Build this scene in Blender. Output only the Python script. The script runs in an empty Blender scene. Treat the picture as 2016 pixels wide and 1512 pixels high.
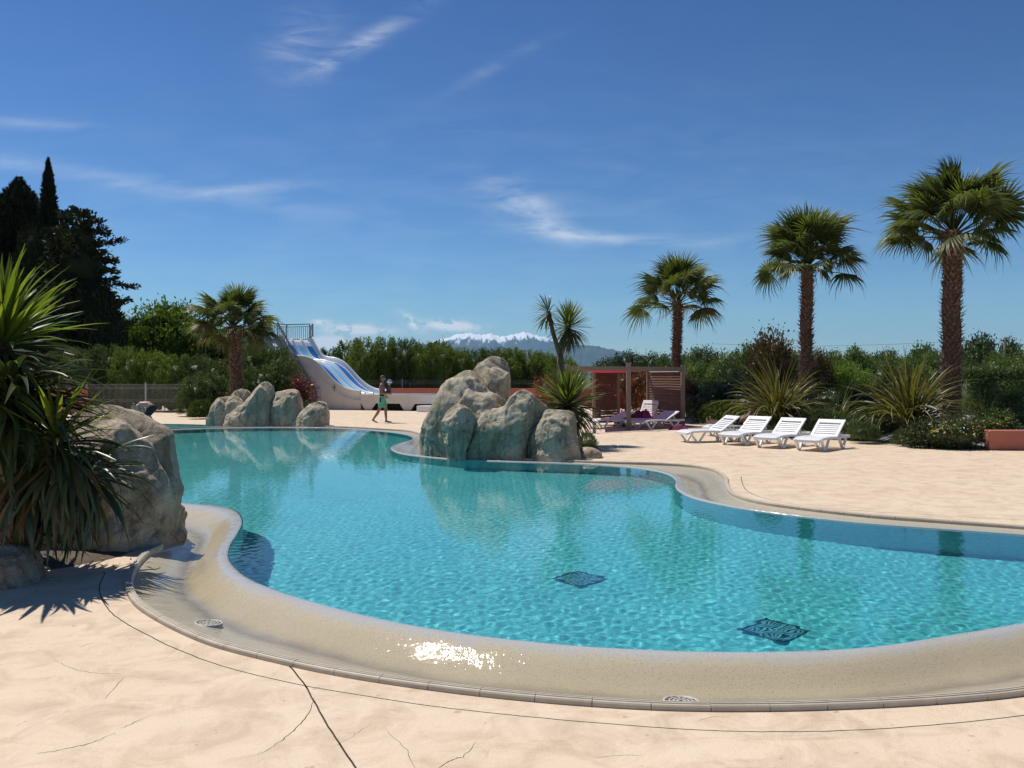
import bpy, math, random
import numpy as np
from mathutils import Vector, Matrix, noise, geometry

R = math.radians
C = bpy.context.scene
COL = C.collection

# ------------------------------------------------------------------ camera
F, HC, PITCH = 1640.0, 1.72, R(0.489)
cd = bpy.data.cameras.new('camera'); cam = bpy.data.objects.new('camera', cd); COL.objects.link(cam)
cd.sensor_width = 36.0; cd.lens = 36.0 * F / 2016.0
cd.clip_start = 0.05; cd.clip_end = 90000
cam.location = (0, 0, HC); cam.rotation_euler = (R(90) - PITCH, 0, 0)
C.camera = cam

# ------------------------------------------------------------------ sky and sun
SUN_EL = 63.0
SUN_DIR = Vector((-0.77, 0.64, 0)).normalized() * math.cos(R(SUN_EL)) + Vector((0, 0, math.sin(R(SUN_EL))))
W = bpy.data.worlds.new('World'); C.world = W; W.use_nodes = True
wn = W.node_tree; wn.nodes.clear()

def build_world():
    N = wn.nodes.new; L = wn.links.new
    out = N('ShaderNodeOutputWorld'); bg = N('ShaderNodeBackground')
    sky = N('ShaderNodeTexSky'); sky.sky_type = 'NISHITA'; sky.sun_disc = False
    sky.sun_elevation = R(SUN_EL); sky.sun_rotation = math.atan2(SUN_DIR.x, SUN_DIR.y)
    sky.air_density = 1.0; sky.dust_density = 0.0; sky.ozone_density = 3.0; sky.altitude = 0
    tint = N('ShaderNodeMix'); tint.data_type = 'RGBA'; tint.blend_type = 'MULTIPLY'
    tint.inputs[0].default_value = 1.0; tint.inputs[7].default_value = (0.72, 0.87, 1.0, 1)
    gm = N('ShaderNodeGamma'); gm.inputs[1].default_value = 1.5; L(sky.outputs[0], gm.inputs[0])
    L(gm.outputs[0], tint.inputs[6])
    tc = N('ShaderNodeTexCoord')
    sep = N('ShaderNodeSeparateXYZ'); L(tc.outputs['Generated'], sep.inputs[0])
    def M(op, a, b=None, c=None, clamp=False):
        m = N('ShaderNodeMath'); m.operation = op; m.use_clamp = clamp
        for i, v in enumerate((a, b, c)):
            if v is None: continue
            if isinstance(v, (int, float)): m.inputs[i].default_value = v
            else: L(v, m.inputs[i])
        return m.outputs[0]
    # azimuth (x/y) and elevation (z/y) tangents of the looking direction
    az = M('DIVIDE', sep.outputs[0], M('MAXIMUM', sep.outputs[1], 0.02))
    el = M('DIVIDE', sep.outputs[2], M('MAXIMUM', sep.outputs[1], 0.02))
    front = M('GREATER_THAN', sep.outputs[1], 0.1)
    comb = N('ShaderNodeCombineXYZ'); L(az, comb.inputs[0]); L(el, comb.inputs[1])
    def noise_tex(scale, detail, sx, sy, rot=0.0, dist=0.0, rough=0.6):
        mp = N('ShaderNodeMapping'); mp.inputs['Scale'].default_value = (sx, sy, 1); mp.inputs['Rotation'].default_value = (0, 0, rot)
        L(comb.outputs[0], mp.inputs[0])
        t = N('ShaderNodeTexNoise'); t.inputs['Scale'].default_value = scale; t.inputs['Detail'].default_value = detail
        t.inputs['Roughness'].default_value = rough; t.inputs['Distortion'].default_value = dist
        L(mp.outputs[0], t.inputs['Vector']); return t.outputs[0]
    def blob(px, py, wx, wy, rot):
        # soft ellipse round one cloud, in tangent space
        cx, cy = (px - 1008) / F, (742 - py) / F
        dx = M('SUBTRACT', az, cx); dy = M('SUBTRACT', el, cy)
        c, s = math.cos(rot), math.sin(rot)
        u = M('ADD', M('MULTIPLY', dx, c), M('MULTIPLY', dy, s))
        v = M('SUBTRACT', M('MULTIPLY', dy, c), M('MULTIPLY', dx, s))
        u = M('DIVIDE', u, wx / F); v = M('DIVIDE', v, wy / F)
        d = M('ADD', M('MULTIPLY', u, u), M('MULTIPLY', v, v))
        return M('EXPONENT', M('MULTIPLY', d, -1.0))
    total = None
    wisp = noise_tex(9, 6, 1.0, 4.5, R(-18), 0.6); wisp2 = noise_tex(10, 6, 1.0, 4.0, R(28), 0.8)
    fine = noise_tex(26, 5, 1.0, 2.0, 0, 0.5)
    def add(mask, tex, lo, hi, gain):
        nonlocal total
        t = M('SMOOTH_MIN', M('DIVIDE', M('MAXIMUM', M('SUBTRACT', tex, lo), 0.0), hi - lo), 1.0, 0.2)
        v = M('MULTIPLY', M('MULTIPLY', t, mask), gain)
        total = v if total is None else M('ADD', total, v)
    add(blob(1040, 412, 85, 28, R(-28)), wisp, 0.36, 0.68, 0.62)
    add(blob(1130, 462, 90, 13, R(-6)), wisp, 0.34, 0.66, 0.52)
    add(blob(1300, 474, 170, 12, R(-2)), wisp, 0.4, 0.7, 0.22)
    add(blob(600, 90, 75, 60, R(30)), wisp2, 0.36, 0.72, 0.30)
    add(blob(700, 95, 95, 15, R(30)), wisp2, 0.3, 0.68, 0.36)
    add(blob(740, 70, 130, 20, R(32)), wisp2, 0.38, 0.7, 0.22)
    add(blob(170, 345, 420, 16, R(-9)), wisp, 0.32, 0.7, 0.26)
    add(blob(490, 372, 130, 12, R(4)), wisp, 0.32, 0.7, 0.26)
    add(blob(60, 245, 150, 12, R(-4)), wisp, 0.36, 0.7, 0.18)
    add(blob(980, 130, 130, 12, R(28)), wisp2, 0.38, 0.72, 0.12)
    add(blob(1000, 480, 1200, 260, 0), wisp, 0.42, 0.8, 0.10)
    # fair-weather cumulus low over the horizon
    cum = noise_tex(48, 8, 1.0, 1.7, 0, 0.3, 0.60)
    add(blob(705, 649, 62, 8, R(-2)), cum, 0.40, 0.49, 1.8)
    add(blob(890, 642, 48, 9, R(-4)), cum, 0.39, 0.49, 1.7)
    add(blob(812, 636, 26, 9, R(-38)), cum, 0.40, 0.50, 1.1)
    add(blob(648, 676, 70, 15, 0), cum, 0.37, 0.49, 1.5)
    add(blob(630, 634, 22, 5, 0), cum, 0.40, 0.52, 1.0)
    mask = M('MULTIPLY', M('MINIMUM', total, 1.0), front)
    mix = N('ShaderNodeMix'); mix.data_type = 'RGBA'; L(mask, mix.inputs[0])
    L(tint.outputs[2], mix.inputs[6]); mix.inputs[7].default_value = (25, 26, 27.5, 1)
    L(mix.outputs[2], bg.inputs[0]); bg.inputs[1].default_value = 0.030
    L(bg.outputs[0], out.inputs[0])
build_world()

sl = bpy.data.lights.new('sun', 'SUN'); so = bpy.data.objects.new('sun', sl); COL.objects.link(so)
sl.energy = 4.2; sl.angle = R(0.5); sl.color = (1.0, 0.95, 0.88)
so.rotation_euler = SUN_DIR.to_track_quat('Z', 'Y').to_euler(); so.location = (-20, 20, 40)
sl.cycles.is_caustics_light = True
C.view_settings.view_transform = 'Standard'; C.view_settings.look = 'None'
C.view_settings.gamma = 1.0; C.view_settings.use_curve_mapping = False
C.view_settings.exposure = 0.22
C.render.engine = 'CYCLES'
C.cycles.max_bounces = 8; C.cycles.transparent_max_bounces = 8; C.cycles.volume_bounces = 2
C.cycles.sample_clamp_indirect = 6.0
C.cycles.use_denoising = True

# ------------------------------------------------------------------ points from the survey of the place
def ray(px, py):
    u, v = (px - 1008) / F, (756 - py) / F
    c, s = math.cos(PITCH), math.sin(PITCH)
    return Vector((u, c + v * s, -s + v * c))
def G(px, py, z=0.0):
    d = ray(px, py); t = (z - HC) / d.z
    return Vector((d.x * t, d.y * t, z))
def D(px, py, Y):
    d = ray(px, py); t = Y / d.y
    return Vector((d.x * t, Y, HC + d.z * t))
def under_water(px, py, depth):
    p = G(px, py); d = ray(px, py).normalized()
    n = Vector((0, 0, 1)); eta = 1 / 1.33; ci = -d.dot(n)
    k = 1 - eta * eta * (1 - ci * ci)
    t = d * eta + n * (eta * ci - math.sqrt(k))
    return p + t * (depth / -t.z)

# ------------------------------------------------------------------ materials
def new_mat(name):
    m = bpy.data.materials.new(name); m.use_nodes = True
    return m, m.node_tree, m.node_tree.nodes['Principled BSDF']
def ramp(nt, fac, c1, c2, p1=0.3, p2=0.7):
    r = nt.nodes.new('ShaderNodeValToRGB'); e = r.color_ramp.elements
    e[0].position = p1; e[0].color = (*c1, 1); e[1].position = p2; e[1].color = (*c2, 1)
    nt.links.new(fac, r.inputs[0]); return r
def ntex(nt, scale, detail=5, rough=0.6, coord='Object', stretch=None, dist=0.0):
    tc = nt.nodes.new('ShaderNodeTexCoord'); t = nt.nodes.new('ShaderNodeTexNoise')
    t.inputs['Scale'].default_value = scale; t.inputs['Detail'].default_value = detail
    t.inputs['Roughness'].default_value = rough; t.inputs['Distortion'].default_value = dist
    src = tc.outputs[coord]
    if stretch:
        mp = nt.nodes.new('ShaderNodeMapping'); mp.inputs['Scale'].default_value = stretch
        nt.links.new(src, mp.inputs[0]); src = mp.outputs[0]
    nt.links.new(src, t.inputs['Vector']); return t.outputs[0]
def mixc(nt, fac, a, b, mode='MIX'):
    m = nt.nodes.new('ShaderNodeMix'); m.data_type = 'RGBA'; m.blend_type = mode
    for i, v in ((0, fac), (6, a), (7, b)):
        if isinstance(v, (int, float)): m.inputs[i].default_value = v
        elif isinstance(v, tuple): m.inputs[i].default_value = (*v, 1)
        else: nt.links.new(v, m.inputs[i])
    return m.outputs[2]
def bump(nt, h, strength, dist, normal=None):
    b = nt.nodes.new('ShaderNodeBump'); b.inputs['Strength'].default_value = strength; b.inputs['Distance'].default_value = dist
    nt.links.new(h, b.inputs['Height'])
    if normal: nt.links.new(normal, b.inputs['Normal'])
    return b.outputs[0]
def pm(name, c1, c2, scale=3.0, rough=0.6, bstr=0.3, bdist=0.01, stretch=None, metal=0.0, spec=0.5, bscale=None):
    m, nt, p = new_mat(name)
    n = ntex(nt, scale, 6, 0.65, stretch=stretch)
    nt.links.new(ramp(nt, n, c1, c2).outputs[0], p.inputs['Base Color'])
    p.inputs['Roughness'].default_value = rough; p.inputs['Metallic'].default_value = metal
    p.inputs['Specular IOR Level'].default_value = spec
    if bstr > 0:
        b = ntex(nt, bscale or scale * 6, 5, 0.7, stretch=stretch)
        nt.links.new(bump(nt, b, bstr, bdist), p.inputs['Normal'])
    return m
def leaf_mat(name, c1, c2, trans=0.35, rough=0.45, spec=0.4, tcol=None):
    m, nt, p = new_mat(name)
    g = nt.nodes.new('ShaderNodeNewGeometry'); oi = nt.nodes.new('ShaderNodeObjectInfo')
    a = nt.nodes.new('ShaderNodeMath'); a.operation = 'ADD'; nt.links.new(g.outputs['Random Per Island'], a.inputs[0]); nt.links.new(oi.outputs['Random'], a.inputs[1])
    fr = nt.nodes.new('ShaderNodeMath'); fr.operation = 'FRACT'; nt.links.new(a.outputs[0], fr.inputs[0])
    col = ramp(nt, fr.outputs[0], c1, c2, 0.05, 0.95).outputs[0]
    nt.links.new(col, p.inputs['Base Color']); p.inputs['Roughness'].default_value = rough; p.inputs['Specular IOR Level'].default_value = spec
    tr = nt.nodes.new('ShaderNodeBsdfTranslucent')
    tm = mixc(nt, 1.0, col, tcol or (1.5, 1.6, 0.7), 'MULTIPLY'); nt.links.new(tm, tr.inputs[0])
    ms = nt.nodes.new('ShaderNodeMixShader'); ms.inputs[0].default_value = trans
    nt.links.new(p.outputs[0], ms.inputs[1]); nt.links.new(tr.outputs[0], ms.inputs[2])
    nt.links.new(ms.outputs[0], nt.nodes['Material Output'].inputs[0])
    return m

def deck_material():
    m, nt, p = new_mat('stamped_concrete')
    big = ntex(nt, 0.5, 6, 0.6); mid = ntex(nt, 3.2, 7, 0.68, dist=0.8); fine = ntex(nt, 40, 4, 0.7)
    c = ramp(nt, mid, (0.580, 0.450, 0.322), (0.715, 0.575, 0.425), 0.36, 0.56).outputs[0]
    c = mixc(nt, ramp(nt, big, (0, 0, 0), (1, 1, 1), 0.35, 0.7).outputs[0], c, mixc(nt, 1.0, c, (0.94, 0.92, 0.89), 'MULTIPLY'))
    pits = ramp(nt, ntex(nt, 13, 3, 0.5), (0.55, 0.47, 0.40), (1, 1, 1), 0.27, 0.31).outputs[0]
    c = mixc(nt, 0.6, c, pits, 'MULTIPLY')
    streak = ramp(nt, ntex(nt, 2.2, 8, 0.72, stretch=(0.5, 1.7, 1), dist=1.2), (0.80, 0.77, 0.73), (1, 1, 1), 0.33, 0.43).outputs[0]
    c = mixc(nt, 0.7, c, streak, 'MULTIPLY')
    grit = ramp(nt, ntex(nt, 120, 3, 0.8), (0.88, 0.86, 0.83), (1, 1, 1), 0.38, 0.52).outputs[0]
    c = mixc(nt, 0.8, c, grit, 'MULTIPLY')
    nt.links.new(c, p.inputs['Base Color']); p.inputs['Roughness'].default_value = 0.68; p.inputs['Specular IOR Level'].default_value = 0.25
    n1 = bump(nt, ntex(nt, 2.4, 8, 0.70, dist=0.9), 0.6, 0.027)
    n2 = bump(nt, fine, 0.25, 0.003, n1)
    nt.links.new(n2, p.inputs['Normal'])
    return m
def gutter_material():
    m, nt, p = new_mat('wet_plaster')
    att = nt.nodes.new('ShaderNodeAttribute'); att.attribute_name = 'across'
    sp = ntex(nt, 105, 3, 0.7); mid = ntex(nt, 2.0, 5, 0.6)
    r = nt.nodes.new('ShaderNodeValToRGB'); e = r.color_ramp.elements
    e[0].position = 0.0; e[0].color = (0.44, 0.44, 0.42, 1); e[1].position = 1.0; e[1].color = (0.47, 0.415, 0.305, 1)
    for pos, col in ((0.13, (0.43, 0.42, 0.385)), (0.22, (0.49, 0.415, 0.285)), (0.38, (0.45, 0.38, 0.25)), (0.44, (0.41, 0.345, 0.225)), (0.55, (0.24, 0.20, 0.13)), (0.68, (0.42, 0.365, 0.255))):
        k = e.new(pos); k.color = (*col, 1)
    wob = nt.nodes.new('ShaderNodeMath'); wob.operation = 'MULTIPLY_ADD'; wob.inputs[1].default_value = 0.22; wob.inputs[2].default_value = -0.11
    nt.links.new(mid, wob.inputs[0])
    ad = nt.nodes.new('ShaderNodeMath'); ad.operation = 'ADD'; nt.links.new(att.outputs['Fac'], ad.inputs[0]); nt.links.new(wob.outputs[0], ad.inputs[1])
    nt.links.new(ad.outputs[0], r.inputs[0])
    dots = ramp(nt, sp, (0.45, 0.42, 0.37), (1, 1, 1), 0.34, 0.48).outputs[0]
    nt.links.new(mixc(nt, 0.55, r.outputs[0], dots, 'MULTIPLY'), p.inputs['Base Color'])
    p.inputs['Roughness'].default_value = 0.7; p.inputs['Specular IOR Level'].default_value = 0.15
    # a thin film of running water over the plaster
    p.inputs['Coat Weight'].default_value = 1.0; p.inputs['Coat Roughness'].default_value = 0.035; p.inputs['Coat IOR'].default_value = 1.33
    nb = bump(nt, sp, 0.5, 0.004); nt.links.new(nb, p.inputs['Normal'])
    film = bump(nt, ntex(nt, 30, 3, 0.6, stretch=(1, 1.5, 1)), 0.35, 0.004, bump(nt, ntex(nt, 6, 4, 0.6), 0.7, 0.016)); nt.links.new(film, p.inputs['Coat Normal'])
    return m
def pool_material():
    m, nt, p = new_mat('turquoise_mosaic')
    tc = nt.nodes.new('ShaderNodeTexCoord'); mp = nt.nodes.new('ShaderNodeMapping'); mp.inputs['Scale'].default_value = (28, 28, 28); mp.inputs['Rotation'].default_value = (0, 0, R(20))
    nt.links.new(tc.outputs['Object'], mp.inputs[0])
    fl = nt.nodes.new('ShaderNodeVectorMath'); fl.operation = 'FLOOR'; nt.links.new(mp.outputs[0], fl.inputs[0])
    wnz = nt.nodes.new('ShaderNodeTexWhiteNoise'); wnz.noise_dimensions = '3D'; nt.links.new(fl.outputs[0], wnz.inputs['Vector'])
    c = ramp(nt, wnz.outputs['Value'], (0.045, 0.42, 0.445), (0.125, 0.60, 0.60), 0.0, 1.0).outputs[0]
    big = ramp(nt, ntex(nt, 0.7, 3, 0.5), (0.88, 0.92, 0.93), (1, 1, 1), 0.35, 0.65).outputs[0]
    nt.links.new(mixc(nt, 1.0, c, big, 'MULTIPLY'), p.inputs['Base Color']); p.inputs['Roughness'].default_value = 0.5
    return m
def water_material():
    m, nt, p = new_mat('pool_water'); nt.nodes.remove(p)
    g = nt.nodes.new('ShaderNodeBsdfGlass'); g.inputs['IOR'].default_value = 1.33; g.inputs['Roughness'].default_value = 0.0
    g.inputs['Color'].default_value = (0.94, 0.99, 1.0, 1)
    nt.links.new(g.outputs[0], nt.nodes['Material Output'].inputs[0])
    return m
def rock_material(name, c1, c2, green=0.5):
    m, nt, p = new_mat(name)
    a = ntex(nt, 1.6, 8, 0.66, dist=0.6); b = ntex(nt, 0.9, 4, 0.55, dist=1.0)
    c = ramp(nt, a, c1, c2, 0.32, 0.66).outputs[0]
    gm = ramp(nt, b, (0, 0, 0), (green, green, green), 0.46, 0.62).outputs[0]
    c = mixc(nt, gm, c, (0.37, 0.375, 0.255))
    st = ramp(nt, ntex(nt, 2.6, 6, 0.7, stretch=(2.2, 2.2, 0.35)), (0.52, 0.46, 0.40), (1, 1, 1), 0.36, 0.52).outputs[0]
    c = mixc(nt, 0.75, c, st, 'MULTIPLY')
    v = nt.nodes.new('ShaderNodeTexVoronoi'); v.feature = 'DISTANCE_TO_EDGE'; v.inputs['Scale'].default_value = 0.75
    tc = nt.nodes.new('ShaderNodeTexCoord')
    wv = nt.nodes.new('ShaderNodeVectorMath'); wv.operation = 'ADD'
    nn = nt.nodes.new('ShaderNodeTexNoise'); nn.inputs['Scale'].default_value = 1.8; nn.inputs['Detail'].default_value = 5
    nt.links.new(tc.outputs['Object'], nn.inputs['Vector']); nt.links.new(tc.outputs['Object'], wv.inputs[0]); nt.links.new(nn.outputs['Color'], wv.inputs[1])
    nt.links.new(wv.outputs[0], v.inputs['Vector'])
    cr = ramp(nt, v.outputs['Distance'], (0.45, 0.41, 0.37), (1, 1, 1), 0.0, 0.022).outputs[0]
    c = mixc(nt, 0.40, c, cr, 'MULTIPLY')
    for sc_, wd_, f_ in ((1.1, .010, .75), (2.7, .012, .5)):
        ln = ntex(nt, sc_, 6, 0.55, dist=1.5)
        d1 = nt.nodes.new('ShaderNodeMath'); d1.operation = 'SUBTRACT'; d1.inputs[1].default_value = .5; nt.links.new(ln, d1.inputs[0])
        d2 = nt.nodes.new('ShaderNodeMath'); d2.operation = 'ABSOLUTE'; nt.links.new(d1.outputs[0], d2.inputs[0])
        c = mixc(nt, f_, c, ramp(nt, d2.outputs[0], (0.34, 0.30, 0.26), (1, 1, 1), 0.0, wd_).outputs[0], 'MULTIPLY')
    nt.links.new(c, p.inputs['Base Color']); p.inputs['Roughness'].default_value = 0.82; p.inputs['Specular IOR Level'].default_value = 0.25
    n1 = bump(nt, ntex(nt, 2.2, 10, 0.74, dist=0.6), 1.0, 0.12)
    crk = nt.nodes.new('ShaderNodeMath'); crk.operation = 'MINIMUM'; crk.inputs[1].default_value = 0.04; nt.links.new(v.outputs['Distance'], crk.inputs[0])
    n2 = bump(nt, crk.outputs[0], 0.35, 0.4, n1)
    n3 = bump(nt, ntex(nt, 22, 5, 0.75), 0.6, 0.014, n2)
    nt.links.new(n3, p.inputs['Normal'])
    return m

MT = {}
MT['deck'] = deck_material(); MT['gutter'] = gutter_material(); MT['pool'] = pool_material(); MT['water'] = water_material()
MT['rock'] = rock_material('sculpted_rock', (0.42, 0.345, 0.235), (0.66, 0.575, 0.435), 0.32)
MT['rock_tan'] = rock_material('tan_rock', (0.40, 0.325, 0.235), (0.64, 0.545, 0.42), 0.08)
MT['kerb'] = pm('kerb_tile', (0.43, 0.37, 0.28), (0.55, 0.48, 0.37), 8, 0.55, 0.3, 0.003)
MT['grout'] = pm('dark_joint', (0.10, 0.075, 0.055), (0.17, 0.13, 0.10), 9, 0.9, 0.3, 0.003)
MT['crack'] = pm('worn_crack', (0.24, 0.17, 0.115), (0.36, 0.27, 0.19), 9, 0.9, 0.3, 0.003)
MT['white_plastic'] = pm('white_plastic', (0.72, 0.72, 0.71), (0.80, 0.80, 0.80), 4, 0.38, 0.08, 0.002)
MT['slide_shell'] = pm('slide_gelcoat', (0.68, 0.71, 0.73), (0.76, 0.78, 0.80), 2.0, 0.28, 0.06, 0.004)
MT['slide_side'] = pm('slide_side_panel', (0.60, 0.565, 0.525), (0.70, 0.67, 0.63), 1.4, 0.5, 0.15, 0.004)
MT['slide_white'] = pm('white_gelcoat', (0.76, 0.78, 0.80), (0.82, 0.83, 0.84), 2, 0.25, 0.05, 0.002)
MT['blue'] = pm('blue_gelcoat', (0.010, 0.16, 0.48), (0.015, 0.20, 0.56), 2, 0.25, 0.05, 0.002)
MT['light_blue'] = pm('light_blue_gelcoat', (0.20, 0.56, 0.82), (0.26, 0.62, 0.86), 2, 0.25, 0.05, 0.002)
MT['steel'] = pm('galvanised_steel', (0.20, 0.215, 0.23), (0.28, 0.29, 0.31), 5, 0.45, 0.1, 0.002, metal=0.4)
MT['fence'] = pm('fence_coating', (0.36, 0.37, 0.36), (0.48, 0.49, 0.47), 5, 0.45, 0.1, 0.002)
MT['terracotta'] = pm('terracotta_render', (0.42, 0.135, 0.085), (0.50, 0.17, 0.11), 2.2, 0.8, 0.4, 0.01)
MT['wood'] = pm('weathered_wood', (0.095, 0.055, 0.040), (0.165, 0.100, 0.072), 3, 0.75, 0.4, 0.006, stretch=(1.0, 8, 8))
MT['post_wood'] = pm('grey_post_wood', (0.19, 0.14, 0.105), (0.29, 0.22, 0.17), 3, 0.75, 0.4, 0.006, stretch=(8, 8, 1.0))
MT['red_cloth'] = leaf_mat('red_sail_cloth', (0.55, 0.03, 0.09), (0.62, 0.05, 0.12), 0.14, 0.8, 0.1, (1, 1, 1))
MT['soil'] = pm('bed_soil', (0.07, 0.05, 0.035), (0.13, 0.10, 0.07), 3, 0.95, 0.8, 0.03)
MT['mulch_sheet'] = pm('grey_ground_cover', (0.24, 0.26, 0.26), (0.36, 0.38, 0.38), 2.5, 0.9, 0.9, 0.05)
MT['meadow'] = pm('dry_meadow', (0.055, 0.075, 0.025), (0.13, 0.12, 0.055), 0.35, 0.95, 0.6, 0.05)
MT['palm_trunk'] = pm('palm_trunk_fibre', (0.085, 0.045, 0.03), (0.17, 0.095, 0.06), 8, 0.9, 0.8, 0.02)
MT['palm_boot'] = pm('palm_leaf_base', (0.12, 0.062, 0.042), (0.24, 0.14, 0.09), 6, 0.7, 0.4, 0.01)
MT['bark'] = pm('grey_brown_bark', (0.08, 0.06, 0.045), (0.15, 0.12, 0.09), 6, 0.9, 0.8, 0.02, stretch=(3, 3, 0.6))
MT['palm_leaf'] = leaf_mat('palm_leaf', (0.056, 0.076, 0.020), (0.120, 0.142, 0.042), 0.42, 0.46, 0.35)
MT['palm_leaf_old'] = leaf_mat('palm_leaf_yellowing', (0.09, 0.085, 0.03), (0.16, 0.13, 0.055), 0.3, 0.5, 0.3)
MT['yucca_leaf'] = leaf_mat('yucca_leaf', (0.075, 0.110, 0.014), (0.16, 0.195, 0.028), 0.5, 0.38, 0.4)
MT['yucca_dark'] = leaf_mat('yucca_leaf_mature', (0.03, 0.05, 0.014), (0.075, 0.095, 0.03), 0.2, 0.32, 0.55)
MT['yucca_dead'] = leaf_mat('yucca_leaf_withered', (0.16, 0.085, 0.03), (0.28, 0.17, 0.07), 0.2, 0.7, 0.2, (1.2, 1.0, 0.7))
MT['cord_leaf'] = leaf_mat('cordyline_leaf', (0.065, 0.095, 0.020), (0.135, 0.17, 0.040), 0.35, 0.36, 0.5)
MT['flax_leaf'] = leaf_mat('flax_leaf', (0.060, 0.060, 0.016), (0.165, 0.145, 0.042), 0.35, 0.38, 0.45)
MT['flax_green'] = leaf_mat('flax_leaf_green', (0.06, 0.08, 0.028), (0.15, 0.15, 0.06), 0.3, 0.34, 0.5)
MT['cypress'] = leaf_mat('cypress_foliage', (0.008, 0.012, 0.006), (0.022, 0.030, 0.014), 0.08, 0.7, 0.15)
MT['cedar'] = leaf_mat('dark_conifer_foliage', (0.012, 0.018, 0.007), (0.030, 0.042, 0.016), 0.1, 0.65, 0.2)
MT['broadleaf'] = leaf_mat('broadleaf_foliage', (0.058, 0.098, 0.014), (0.118, 0.172, 0.028), 0.4, 0.5, 0.3)
MT['oleander'] = leaf_mat('oleander_foliage', (0.052, 0.078, 0.024), (0.105, 0.142, 0.046), 0.28, 0.48, 0.22)
MT['oleander_bright'] = leaf_mat('oleander_bright_foliage', (0.076, 0.118, 0.022), (0.150, 0.195, 0.042), 0.34, 0.5, 0.2)  # brighter, yellower green than the other oleander foliage
MT['far_tree'] = leaf_mat('treeline_foliage', (0.068, 0.108, 0.028), (0.130, 0.178, 0.048), 0.3, 0.5, 0.3)
MT['far_dark'] = leaf_mat('treeline_dark_foliage', (0.036, 0.062, 0.021), (0.076, 0.106, 0.035), 0.2, 0.5, 0.3)
MT['far_light'] = leaf_mat('treeline_pale_foliage', (0.080, 0.120, 0.026), (0.140, 0.180, 0.048), 0.35, 0.5, 0.3)
MT['photinia'] = leaf_mat('photinia_foliage', (0.07, 0.055, 0.020), (0.30, 0.085, 0.035), 0.35, 0.4, 0.4, (1.3, 1.0, 0.6))
MT['russet'] = leaf_mat('russet_foliage', (0.055, 0.060, 0.020), (0.130, 0.075, 0.032), 0.3, 0.45, 0.4, (1.3, 1.1, 0.6))
MT['red_leaf'] = leaf_mat('red_shrub_foliage', (0.05, 0.035, 0.015), (0.22, 0.028, 0.030), 0.3, 0.4, 0.4, (1.4, 0.8, 0.6))
MT['dark_shrub'] = leaf_mat('dark_shrub_foliage', (0.030, 0.046, 0.015), (0.078, 0.098, 0.034), 0.2, 0.35, 0.5)
MT['mound_green'] = leaf_mat('low_shrub_foliage', (0.040, 0.068, 0.018), (0.080, 0.110, 0.030), 0.3, 0.5, 0.3)
MT['rosemary'] = leaf_mat('needle_shrub_foliage', (0.045, 0.075, 0.028), (0.105, 0.135, 0.055), 0.3, 0.5, 0.3)
MT['bright_bush'] = leaf_mat('bright_bush_foliage', (0.10, 0.16, 0.02), (0.17, 0.24, 0.035), 0.4, 0.45, 0.35)
MT['petal'] = leaf_mat('yellow_petals', (0.60, 0.42, 0.02), (0.78, 0.58, 0.04), 0.3, 0.5, 0.3, (1, 1, 1))
MT['skin'] = pm('skin_tanned', (0.24, 0.125, 0.085), (0.31, 0.17, 0.12), 6, 0.5, 0.1, 0.002)
MT['skin_pale'] = pm('skin_pink', (0.46, 0.27, 0.21), (0.55, 0.34, 0.27), 6, 0.5, 0.1, 0.002)
MT['hair'] = pm('dark_hair', (0.012, 0.009, 0.007), (0.03, 0.022, 0.016), 20, 0.6, 0.5, 0.004)
MT['fair_hair'] = pm('light_brown_hair', (0.20, 0.12, 0.055), (0.34, 0.22, 0.11), 20, 0.6, 0.5, 0.004)
MT['eye'] = pm('eye', (0.02, 0.015, 0.01), (0.05, 0.04, 0.03), 20, 0.2, 0, 0)
MT['teal_cloth'] = pm('green_swim_shorts', (0.09, 0.40, 0.25), (0.12, 0.48, 0.31), 8, 0.8, 0.3, 0.006)
MT['black_cloth'] = pm('black_cloth', (0.012, 0.012, 0.014), (0.025, 0.025, 0.03), 8, 0.8, 0.3, 0.004)
MT['grey_cloth'] = pm('dark_grey_cloth', (0.045, 0.045, 0.055), (0.08, 0.08, 0.095), 8, 0.85, 0.3, 0.004)
MT['blue_cloth'] = pm('bright_blue_cloth', (0.03, 0.25, 0.55), (0.05, 0.32, 0.62), 8, 0.8, 0.3, 0.004)
MT['towel_blue'] = pm('blue_towel', (0.025, 0.06, 0.16), (0.05, 0.10, 0.24), 8, 0.95, 0.5, 0.006)
MT['plum_cloth'] = pm('plum_towel', (0.11, 0.02, 0.06), (0.20, 0.035, 0.10), 5, 0.95, 0.5, 0.008)
MT['magenta_cloth'] = pm('magenta_towel', (0.36, 0.03, 0.10), (0.48, 0.05, 0.14), 5, 0.95, 0.5, 0.008)
MT['grate'] = pm('drain_plastic', (0.46, 0.43, 0.36), (0.58, 0.54, 0.46), 6, 0.5, 0.1, 0.002)
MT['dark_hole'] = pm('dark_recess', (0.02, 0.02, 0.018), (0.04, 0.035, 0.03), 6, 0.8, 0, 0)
MT['drain_blue'] = pm('pool_drain', (0.045, 0.29, 0.36), (0.055, 0.33, 0.40), 9, 0.6, 0, 0)
MT['drain_sump'] = pm('pool_drain_sump', (0.026, 0.17, 0.23), (0.032, 0.20, 0.26), 9, 0.6, 0, 0)
MT['pole_wood'] = pm('utility_pole_wood', (0.12, 0.09, 0.07), (0.20, 0.16, 0.13), 5, 0.9, 0.3, 0.01, stretch=(6, 6, 0.5))

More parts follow.
